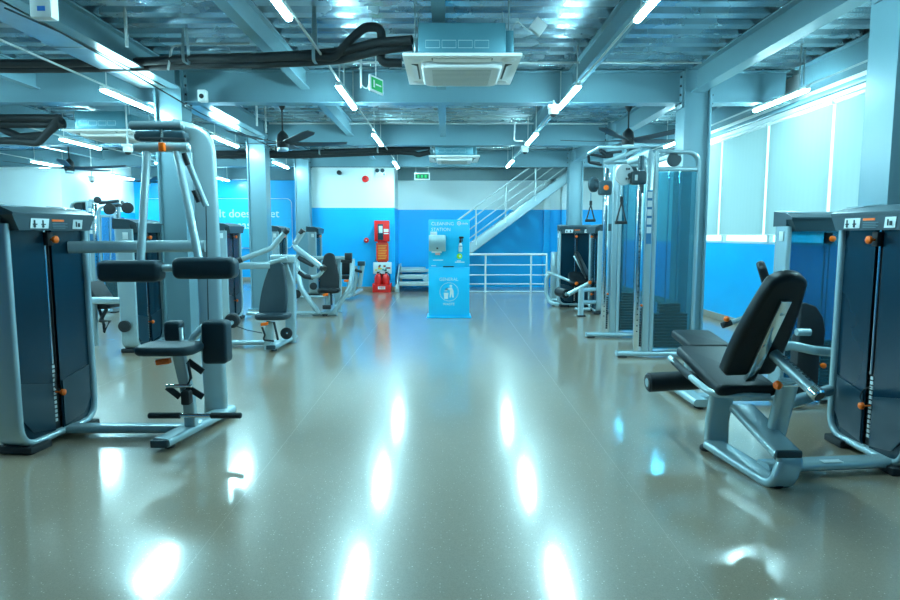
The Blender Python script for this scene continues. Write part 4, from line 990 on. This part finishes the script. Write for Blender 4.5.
def cable_handle(t, top, Y, bot):
    """webbing strap, triangle and grip hanging from pixel point top to bot"""
    p, q = PY(*top, Y), PY(*bot, Y); L = p.z - q.z; x = p.x
    b = MB().cyl((x, Y, p.z), (x, Y, p.z - L * .30), .008, 8).build('chain', M_CHROME, t)
    s = MB().bar([(x, Y, p.z - L * .28), (x, Y, p.z - L * .45)], .034, .014, .003, (1, 0, 0)).build('strap', M_BLACK, t)
    for d in (-1, 1): MB().bar([(x, Y, p.z - L * .43), (x + d * .055, Y, q.z)], .026, .014, .003, (0, 1, 0)).build('strap_leg', M_BLACK, s)
    MB().cyl((x - .068, Y, q.z), (x + .068, Y, q.z), .019, 12, .004).build('grip', M_BLACK, s)
K = thing('cable_machine', 'twin cable tower with blue tinted panels and pull-up bars beside the steel column', 'gym machine', (2.3, 7.6, 0))
ZA = PY(670, 151, 7.05).z
cable_tower(K, dict(foot0=619, rail=638.5, plate=647.5, post=653.5, rear=695), 7.05, ztop=ZA)
cable_tower(K, dict(foot0=588, rail=605, plate=614, post=619, rear=645), 8.42, ztop=ZA, placards=False)
# top frame between the towers and pull-up grips
xa = PY(651, 150, 7.05).x; xb = PY(616, 150, 8.42).x
flatoval(K, 'top_beam', [(xa, 7.05, ZA - .02), (xa, 8.42, ZA - .02)], .08, .05)
flatoval(K, 'top_beam', [(xb + .35, 7.05, ZA - .02), (xb + .35, 8.42, ZA - .02)], .06, .05)
flatoval(K, 'pull_up_beam', [PY(604, 163, 7.7), PY(640, 149, 7.7)], .05, .05)
flatoval(K, 'pull_up_beam', [PY(606, 162.5, 7.9), PY(648, 162, 7.9)], .05, .05)
for pts in ([(600, 148.5), (606, 153), (621, 151.5)], [(588.5, 155), (589, 162), (599, 163)], [(600, 151), (605, 155), (612, 154)], [(590, 154), (605, 157), (612, 156)]):
    MB().tube([PY(*p, 7.6 + .1 * k) for k, p in enumerate(pts)], .018, 10, .05).build('pull_up_grip', M_GRIP, K)
MB().tube([PY(588, 154, 7.6), PY(599, 147.5, 7.6), PY(640, 147.5, 7.7)], .020, 10, .04).build('pull_up_bar', M_FRAME, K)
MB().tube([PY(601, 165, 7.8), PY(590, 162.5, 7.7)], .018, 10).build('pull_up_grip', M_GRIP, K)
# pulley heads
for (c_, r_, Yk, blk, mb_) in (((623.5, 174.5), .115, 6.93, (638, 178), 'carriage'), ((592.5, 184.5), .10, 8.3, (605, 188), 'carriage')):
    p = PY(*c_, Yk)
    d = MB().lathe(p + Vector((0, .03, 0)), (.35 if r_ > .11 else .85, -1, 0), [(0, 0), (r_ - .015, 0), (r_, .01), (r_, .04), (r_ - .015, .05), (0, .05)], 26).build('pulley_cover', mat('pulley_white', (.62, .68, .70), .35) if r_ > .11 else M_GREYPLASTIC, K)
    q = MB()
    for dx, dz in ((.02, .055), (.045, .055), (.02, -.05), (.045, -.05)): q.obox(p + Vector((dx, -.05, dz)), (.007, 0, 0), (0, .012, 0), (0, 0, .010))
    q.build('cover_slot', M_BLACK, d)
    b = PY(*blk, Yk)
    cg = MB().cushion(rr2(.17 if r_ > .11 else .17, .15 if r_ > .11 else .19, .03), b, (1, 0, 0), (0, 0, 1), .10, .02).build(mb_, M_GREYPLASTIC, K)
    if r_ > .11:
        MB().box(b.x - .05, b.x - .02, b.y - .056, b.y - .05, b.z - .03, b.z + .03).build('window', M_STICK, cg)
        MB().obox(b + Vector((.045, -.02, -.12)), (.016, 0, 0), (0, .01, 0), (0, 0, .05), .005).build('lever', M_GREYPLASTIC, cg)
    else: MB().lathe(b + Vector((0, -.05, 0)), (0, -1, 0), [(.02, 0), (.034, .006), (.034, .022), (0, .028)], 16).build('knob', M_ORANGE, cg)
    MB().cyl(p + Vector((.03, .03, 0)), b, .035, 12).build('swivel', M_GREYPLASTIC, K)
cable_handle(K, (622, 186), 6.93, (622, 222.5))
cable_handle(K, (591, 193), 8.3, (591, 220.5))
# ------------------------------------------------------------------ far cable machine beyond the columns
L_ = thing('cable_machine', 'distant cable machine with black pulley arms beyond the column row, before white wall', 'gym machine', (-6.2, 11.2, 0))
ZL = PY(80, 201, 11.2).z
cable_tower(L_, dict(foot0=108, rail=97, plate=93, post=90, rear=74), 11.2, ztop=ZL)
cable_tower(L_, dict(foot0=95, rail=120, plate=117.5, post=121, rear=101), 12.6, ztop=PY(110, 206, 12.6).z, placards=False)
MB().tube([PY(90, 201, 11.2), PY(118, 203, 12.6)], .03, 10).build('top_beam', M_FRAME, L_)
for i, (a_, b_) in enumerate((((100, 203), (118, 201)), ((105, 207), (120, 205)), ((118, 205), (131, 207)), ((122, 202), (130, 211)))):
    MB().tube([PY(*a_, 11.6), PY(*b_, 11.4)], .03, 10).build('pulley_arm', M_BLACK, L_)
for c_, r_ in (((86, 205.5), .09), ((110, 209), .10), ((128, 208), .10), ((98, 200), .06)):
    MB().lathe(PY(*c_, 11.3), (.2, -1, 0), [(0, 0), (r_, 0), (r_, .04), (0, .05)], 16).build('pulley', M_BLACK, L_)
MB().ball(PY(126, 224.5, 11.2), .045).build('knob', M_ORANGE, L_)
MB().obox(PY(125.5, 224.5, 11.27), (.07, 0, 0), (0, .05, 0), (0, 0, .08), .01).build('carriage', M_GREYPLASTIC, L_)
for x in (101, 110.5): MB().cyl(PY(x, 216, 11.6), PY(x, 275, 11.6), .012, 8).build('cable', M_FRAME, L_)

# ------------------------------------------------------------------ far leg machine under the stair
N_ = thing('far_leg_machine', 'distant leg machine with curved tube frame and roller pad below the stair', 'gym machine', (2.4, 11.6, 0))
Yn = 11.3
tower(N_, place(PY(575, 250, 12.1).x, 12.0, 0), W=.62, detail=True)
MB().tube([PY(549, 274, 12.3), PY(546.5, 278, 12.3), PY(546.5, 296, 12.3), PY(552, 304.5, 12.2), PY(590, 304.5, 12.0)], .045, 12, .3).build('tube_frame', M_FRAME, N_)
flatoval(N_, 'base_beam', [PY(552, 300, 12.3), PY(590, 300, 12.2)], .07, .10)
MB().cyl(PY(554, 307, 12.2) + Vector((0, 0, -.03)), PY(554, 305, 12.2), .05, 12).build('foot', M_BLACK, N_)
MB().box(PY(551, 280, 12.5).x, PY(558, 280, 12.5).x, 12.45, 12.60, .06, PY(555, 252, 12.5).z, .02).build('side_housing', M_FRAME, N_)
MB().box(PY(557, 280, 12.5).x + .01, PY(563, 280, 12.5).x, 12.47, 12.55, PY(560, 273, 12.5).z, PY(560, 252, 12.5).z, .01).build('side_window', M_NAVY2, N_)
MB().tube([PY(548, 272, 12.0), PY(577, 284, 11.6)], .028, 10).build('lever_arm', M_FRAME, N_)
roll(N_, 'shin_roller', PY(566.5, 294, 11.35), PY(558, 291.5, 11.65), .085)
MB().tube([PY(568, 294.5, 11.3), PY(590, 283, 11.3)], .042, 12).build('range_lever', M_FRAME, N_)
MB().tube([PY(590, 283, 11.3), PY(600, 277, 11.3)], .050, 12).build('lever_grip', M_BLACK, N_)
MB().ball(PY(590, 282.5, 11.22), .035).ball(PY(576.5, 283.5, 11.5), .035).build('knobs', M_ORANGE, N_)
MB().cushion(rr2(.46, .42, .08), PY(581, 279, 11.7), (1, 0, 0), (0, .7, .35), .09, .03).build('seat', M_VINYL, N_)
pb, pt = PY(588, 278, 11.6), PY(576, 251.5, 11.75); up = (pt - pb); Lb = up.length; up.normalize(); rt = Vector((.5, 1, 0)); rt = (rt - up * rt.dot(up)).normalized()
MB().cushion(tombstone(.28, .2, Lb, 8), pb, rt, up, .06, .025).build('back_pad', M_VINYL, N_)
MB().bar([pb + Vector((-.05, -.06, 0)), pt + Vector((-.05, -.06, -.08))], .05, .03, .01, (0, 1, 0)).build('pad_bracket', M_FRAME, N_)
flatoval(N_, 'front_leg', [PY(580.5, 316, 10.6), PY(581.5, 288, 10.6)], .10, .07, (1, 0, 0))
MB().box(PY(577, 317, 10.6).x, PY(585, 317, 10.6).x, 10.55, 10.65, 0, .03, .006).build('foot', M_BLACK, N_)
flatoval(N_, 'cross_bar', [PY(581, 302, 10.62), PY(600, 302, 11.0)], .07, .06)
flatoval(N_, 'cross_bar', [PY(581, 290, 10.62), PY(600, 289, 11.0)], .07, .06)
O_ = thing('far_press_machine', 'distant dark weight tower half behind the farther cable tower', 'gym machine', (2.75, 11.0, 0))
tower(O_, place(PY(596, 250, 10.9).x + .02, 11.2, -90), W=.66, detail=False)
flatoval(O_, 'base_beam', [(2.35, 11.3, .055), (2.62, 11.2, .055)], .055, .11)

# ================================================================== cleaning kiosk
M_KIOSK = mat('kiosk_blue', (0.003, 0.56, 0.95), 0.35, 0, .03)
M_KPRINT = mat('kiosk_print_white', (.72, .86, .90), .5)
k = thing('cleaning_kiosk', 'bright blue cleaning station kiosk with waste bin standing in the aisle', 'kiosk', (.035, 10.7, 0))
kx, ky = .035, 10.43
lowb = MB().box(kx - .345, kx + .345, ky, ky + .42, .03, .86, .006).build('bin_cabinet', M_KIOSK, k)
MB().box(kx - .375, kx + .375, ky - .03, ky + .45, 0, .03, .006).build('plinth', M_KIOSK, k)
upb = MB().box(kx - .345, kx + .345, ky + .02, ky + .30, .862, 1.655, .006).build('upper_board', M_KIOSK, k)
MB().box(kx - .10, kx + .08, ky - .003, ky + .02, .862, .878).build('bin_slot', M_SLOTB, lowb)
yf = ky + .018
text_mesh('CLEANING', .078, M_KPRINT, (kx - .30, yf, 1.585), (1, 0, 0), (0, 0, 1), upb, align='LEFT')
text_mesh('STATION', .078, M_KPRINT, (kx - .30, yf, 1.49), (1, 0, 0), (0, 0, 1), upb, align='LEFT')
em = MB().lathe((kx + .165, yf, 1.595), (0, -1, 0), [(.022, 0), (.022, .002), (.034, .002), (.034, 0)], 18).box(kx + .155, kx + .175, yf - .002, yf, 1.585, 1.605)
for q in range(5): em.box(kx + .21 + q * .022, kx + .225 + q * .022, yf - .002, yf, 1.578, 1.596 + .008 * (q % 2))
em.build('emblem', M_KPRINT, upb)
gs = MB().lathe((kx + .175, yf, 1.045), (0, -1, 0), [(0, .003), (.045, .003), (.046, 0)], 22).build('round_sticker', mat('lime_green', (.35, .80, .02), .4), upb)
MB().lathe((kx + .185, yf - .003, 1.045), (0, -1, 0), [(0, .002), (.018, .002), (.018, 0)], 14).build('sticker_mark', M_KPRINT, gs)
q = MB()
for (x0, x1, z) in ((-.27, -.10, .98), (.10, .26, .945), (.13, .20, .965), (-.30, -.22, .885)): q.box(kx + x0, kx + x1, yf - .001, yf + .002, z - .007, z + .007)
q.build('small_print', M_KPRINT, upb)
yl = ky - .002
text_mesh('GENERAL', .075, M_KPRINT, (kx - .005, yl, .655), (1, 0, 0), (0, 0, 1), lowb)
text_mesh('WASTE', .06, M_KPRINT, (kx - .005, yl, .235), (1, 0, 0), (0, 0, 1), lowb)
q = MB()
for a in range(40):
    an = 2 * PI * a / 40; q.obox((kx + .155 * math.cos(an), yl, .445 + .155 * math.sin(an)), (.006, 0, 0), (0, .001, 0), (0, 0, .006))
q.build('dotted_ring', M_KPRINT, lowb)
q = MB()
q.lathe((kx + .03, yl + .001, .545), (0, -1, 0), [(0, .002), (.022, .002), (.022, 0)], 16)
q.prism([(kx + .0, yl, .515), (kx + .05, yl, .52), (kx + .075, yl, .46), (kx + .08, yl, .35), (kx + .055, yl, .35), (kx + .045, yl, .42), (kx + .03, yl, .35), (kx + .01, yl, .35), (kx + .015, yl, .47), (kx - .05, yl, .50), (kx - .055, yl, .485)], (0, .002, 0))
q.prism([(kx - .09, yl, .43), (kx - .01, yl, .43), (kx - .02, yl, .325), (kx - .08, yl, .325)], (0, .002, 0)).box(kx - .075, kx - .03, yl, yl + .002, .455, .468)
q.build('litter_pictogram', M_KPRINT, lowb)
# towel dispenser, spray bottle: hung on the board
td = thing('towel_dispenser', 'brushed steel paper towel dispenser on the blue kiosk', 'dispenser', (kx - .2, ky - .03, 1.1))
MB().box(kx - .335, kx - .055, ky - .10, ky + .019, 1.13, 1.40, .015).build('body', mat('brushed_steel', (.45, .62, .64), .3, .7, .1, 4), td)
MB().box(kx - .21, kx - .18, ky - .104, ky - .099, 1.165, 1.195, .001).build('lock_window', M_SLOT, td)
MB().box(kx - .29, kx - .12, ky - .07, ky + .0, 1.105, 1.128, .003).build('paper', M_WHITE, td)
MB().box(kx - .23, kx - .15, ky - .06, ky - .0, 1.07, 1.104, .004).build('label_tag', mat('tag_pink', (.75, .45, .42), .5), td)
pp = thing('paper_sheet', 'white paper sheets on top of the steel towel dispenser', 'paper', (kx - .26, ky - .03, 1.40))
MB().box(kx - .31, kx - .20, ky - .06, ky + .005, 1.401, 1.455, .003).build('sheets', M_WHITE, pp)
sb = thing('spray_bottle', 'white spray bottle with black trigger hung on the blue kiosk', 'bottle', (kx + .19, ky - .02, 1.1))
MB().lathe((kx + .19, ky - .022, 1.12), (0, 0, 1), [(0, 0), (.026, 0), (.031, .01), (.031, .10), (.024, .13), (.014, .145), (.014, .15)], 16).build('body', M_STICK, sb)
MB().lathe((kx + .19, ky - .022, 1.27), (0, 0, 1), [(.018, 0), (.02, .03), (.012, .06), (.012, .075), (0, .08)], 14).box(kx + .165, kx + .235, ky - .04, ky - .004, 1.34, 1.375, .008).box(kx + .225, kx + .245, ky - .032, ky - .012, 1.35, 1.37, .003).bar([(kx + .215, ky - .022, 1.345), (kx + .222, ky - .022, 1.29)], .012, .016, .003, (0, 1, 0)).build('trigger_head', M_BLACK, sb)
MB().lathe((kx + .19, ky - .022, 1.21), (0, 0, 1), [(.0335, 0), (.036, 0), (.036, .012), (.0335, .012)], 16).box(kx + .18, kx + .20, ky + .01, ky + .02, 1.2, 1.23).build('holder_ring', M_CHROME, sb)

# ================================================================== fire point
fp = thing('fire_point_stand', 'red fire point stand with notice boards against the blue rear wall', 'fire stand', (-1.6, 15.3, 0))
fx = PY(382.3, 260, 15.35).x
def fz(y, Y=15.33): return PY(383, y, Y).z
base = MB().box(fx - .225, fx + .225, 15.12, 15.42, .0, .045, .008).box(fx - .225, fx + .225, 15.12, 15.15, .04, .19, .006).box(fx - .225, fx - .20, 15.15, 15.42, .04, .22, .006).box(fx + .20, fx + .225, 15.15, 15.42, .04, .22, .006).build('tray', M_RED, fp)
MB().box(fx - .09, fx + .09, 15.115, 15.12, .08, .15).build('tray_label', M_WHITE, base)
text_mesh('FIRE', .06, M_RED, (fx, 15.1145, .115), (1, 0, 0), (0, 0, 1), base)
MB().box(fx - .12, fx + .12, 15.40, 15.44, .04, 1.70, .006).build('back_post', M_RED, fp)
cb = MB().box(fx - .185, fx + .185, 15.30, 15.43, fz(241.5), fz(220.5), .02).build('alarm_cabinet', M_RED, fp)
MB().box(fx - .10, fx + .035, 15.29, 15.302, fz(240), fz(224), .005).build('cabinet_window', M_NAVY2, cb)
MB().box(fx - .07, fx + .02, 15.285, 15.291, fz(233), fz(226), .004).build('window_card', M_STICK, cb)
MB().box(fx + .05, fx + .165, 15.296, 15.301, fz(232), fz(229)).box(fx + .05, fx + .165, 15.296, 15.301, fz(234), fz(233)).build('white_label', M_WHITE, cb)
nb_ = MB().box(fx - .15, fx + .15, 15.38, 15.40, fz(261), fz(243), .003).build('notice_board', mat('notice_red', (.85, .05, .008), .4), fp)
q = MB()
for i_ in range(9): q.box(fx - .11 + .01 * (i_ % 2), fx + .11 - .015 * (i_ % 3), 15.376, 15.379, fz(245.8 + i_ * 1.65), fz(245.2 + i_ * 1.65))
q.build('notice_print', mat('notice_print_orange', (.95, .42, .05), .5), nb_)
pn = MB().box(fx - .225, fx + .225, 15.36, 15.375, fz(274), fz(262.3), .003).build('poster_board', M_STICK, fp)
q = MB(); random.seed(3)
cols = [('poster_yellow', (.8, .6, .05)), ('poster_red', (.7, .06, .05)), ('poster_teal', (.1, .4, .42)), ('poster_dark', (.06, .10, .12))]
for nm, c_ in cols:
    for i_ in range(4):
        x = fx - .19 + random.random() * .34; z = fz(265.5 + random.random() * 5.5); MB().box(x, x + .05, 15.357, 15.3595, z - .02, z + .02).build('poster_print', mat(nm, c_, .5), pn)
for x in (-.105, .095):
    lab = 'red fire extinguisher on the %s side of the fire point tray' % ('column' if x < 0 else 'stair')
    e = thing('fire_extinguisher', lab, 'extinguisher', (fx + x, 15.27, .046), 'fire extinguishers')
    c_ = Vector((fx + x, 15.27, .046))
    MB().lathe(c_, (0, 0, 1), [(0, 0), (.078, 0), (.085, .012), (.085, .30), (.07, .36), (.03, .40), (.022, .41)], 20).build('cylinder', M_RED, e)
    MB().lathe(c_ + Vector((0, 0, .41)), (0, 0, 1), [(.02, 0), (.024, .01), (.024, .03), (0, .035)], 12).box(c_.x - .02, c_.x + .06, c_.y - .012, c_.y + .012, c_.z + .44, c_.z + .455, .003).build('valve', M_BLACK, e)
    MB().tube([c_ + Vector((.02, 0, .43)), c_ + Vector((.09, -.02, .40)), c_ + Vector((.10, -.03, .25))], .010, 8, .04).build('hose', M_BLACK, e)
def disc_alarm(px, py, r, label, name, Y=YF):
    p = PY(px, py, Y); t = thing(name, label, 'alarm', (p.x, Y, p.z))
    MB().lathe((p.x, Y - .001, p.z), (0, -1, 0), [(r, 0), (r, .02), (r * .85, .05), (r * .5, .06), (0, .062)], 24).build('dome', M_RED, t)
    MB().lathe((p.x, Y - .06, p.z), (0, -1, 0), [(0, 0), (r * .22, 0), (r * .2, .012), (0, .014)], 12).build('button', M_WHITE if r < .08 else M_BLACK, t)
disc_alarm(365.5, 179, .085, 'round red fire bell high on the white rear wall', 'fire_bell')
disc_alarm(366.5, 240.3, .065, 'round red call point on the blue wall beside fire point', 'call_point')
p = PY(380, 172.5, YF); t = thing('emergency_light', 'twin-spot white emergency light high on the rear wall', 'emergency light', (p.x, YF, p.z))
MB().box(p.x - .10, p.x + .14, YF - .06, YF, p.z - .09, p.z + .0, .008).build('battery_box', M_WHITE, t)
for d in (-.06, .07): MB().lathe((p.x + d, YF - .03, p.z + .05), (0, -1, -.2), [(.02, 0), (.05, .02), (.05, .06), (0, .065)], 14).build('spot', M_GREYPLASTIC, t)
MB().box(p.x + .09, p.x + .12, YF - .065, YF - .06, p.z - .07, p.z - .03).build('indicator', mat('label_blue', (.02, .2, .7), .5), t)

# ================================================================== stair, railing, low steps
M_STAIR = mat('stair_steel', (0.42, 0.50, 0.51), 0.4, .2, .05)
sx0, sz0 = -0.55, 0.52; sx1, sz1 = 3.05, 3.10
stair = thing('steel_stair', 'grey steel stair rising behind the kiosk to the upper floor', 'stair', (1.2, 15.9, 0))
def on(xa, d=0): return sz0 + (xa - sx0) * (PY(568, 180, 15.5).z - PY(469, 253, 15.5).z) / (PY(568, 180, 15.5).x - PY(469, 253, 15.5).x) + d
off = PY(469, 250, 15.5).z - on(PY(469, 250, 15.5).x)
for y in (15.52, 16.56):
    flatoval(stair, 'stringer', [(sx0, y, on(sx0, off)), (sx1 + .2, y, on(sx1 + .2, off))], .22, .05, (0, 0, 1))
n = 13
for i in range(n):
    x = sx0 + .1 + (sx1 - sx0) * i / n
    MB().box(x, x + .28, 15.55, 16.53, on(x + .14, off) + .0, on(x + .14, off) + .03, .004).build('tread', M_STAIR, stair)
for y in (15.50,):
    for i, d in enumerate((.94, .72, .50, .28)):
        MB().tube([(sx0 + .1, y, on(sx0 + .1, off + d)), (sx1 + .1, y, on(sx1 + .1, off + d))], .022 if i == 0 else .012, 10).build('handrail' if i == 0 else 'rail', M_STAIR, stair)
    for px in (476, 505.5, 535):
        x = PY(px, 220, y).x; MB().cyl((x, y, on(x, off)), (x, y, on(x, off + .94)), .018, 10, .001).build('baluster', M_STAIR, stair)
rl = thing('floor_railing', 'pale horizontal-bar railing on the floor below the stair', 'railing', (1.6, 15.1, 0))
Yr = 15.1; x0, x1 = PY(462, 270, Yr).x, PY(547, 270, Yr).x
for i, y in enumerate((254.5, 265, 275, 284, 291.5)):
    z = PY(485, y, Yr).z; MB().cyl((x0, Yr, z), (x1, Yr, z), .026 if i == 0 else .014, 10, .002).build('top_rail' if i == 0 else 'rail', M_CONDUIT, rl)
for px in (463, 485.5, 531, 546.5):
    x = PY(px, 270, Yr).x; MB().cyl((x, Yr, 0), (x, Yr, PY(485, 254.5, Yr).z), .022, 10, .002).build('post', M_CONDUIT, rl)
ls = thing('entry_steps', 'short flight of open steel steps beside the kiosk leading to the stair', 'steps', (-.9, 15.6, 0))
xl, xr_ = PY(398.5, 280, 15.3).x, PY(432, 280, 15.3).x
for i, (y0, y1, Yq) in enumerate(((282.3, 286, 15.30), (275, 279, 15.62), (269.5, 272.2, 15.95))):
    MB().box(xl, xr_ + .1, Yq, Yq + .30, PY(410, y1, Yq).z, PY(410, y0, Yq).z, .006).build('step', M_STAIR, ls)
MB().box(xl, sx0 - .02, 16.25, 16.60, .45, .55, .006).build('landing', M_STAIR, ls)
for x in (xl - .03, xr_ + .12):
    MB().bar([(x, 15.22, .06), (x, 15.30, .2), (x, 16.0, .58), (x, 16.55, .58)], .14, .03, .008, (0, 0, 1)).build('side_plate', M_STAIR, ls)
    MB().box(x - .05, x + .05, 15.18, 15.32, 0, .18, .008).build('foot_post', M_STAIR, ls)
    MB().box(x - .03, x + .03, 16.48, 16.56, 0, .56, .006).build('rear_post', M_STAIR, ls)
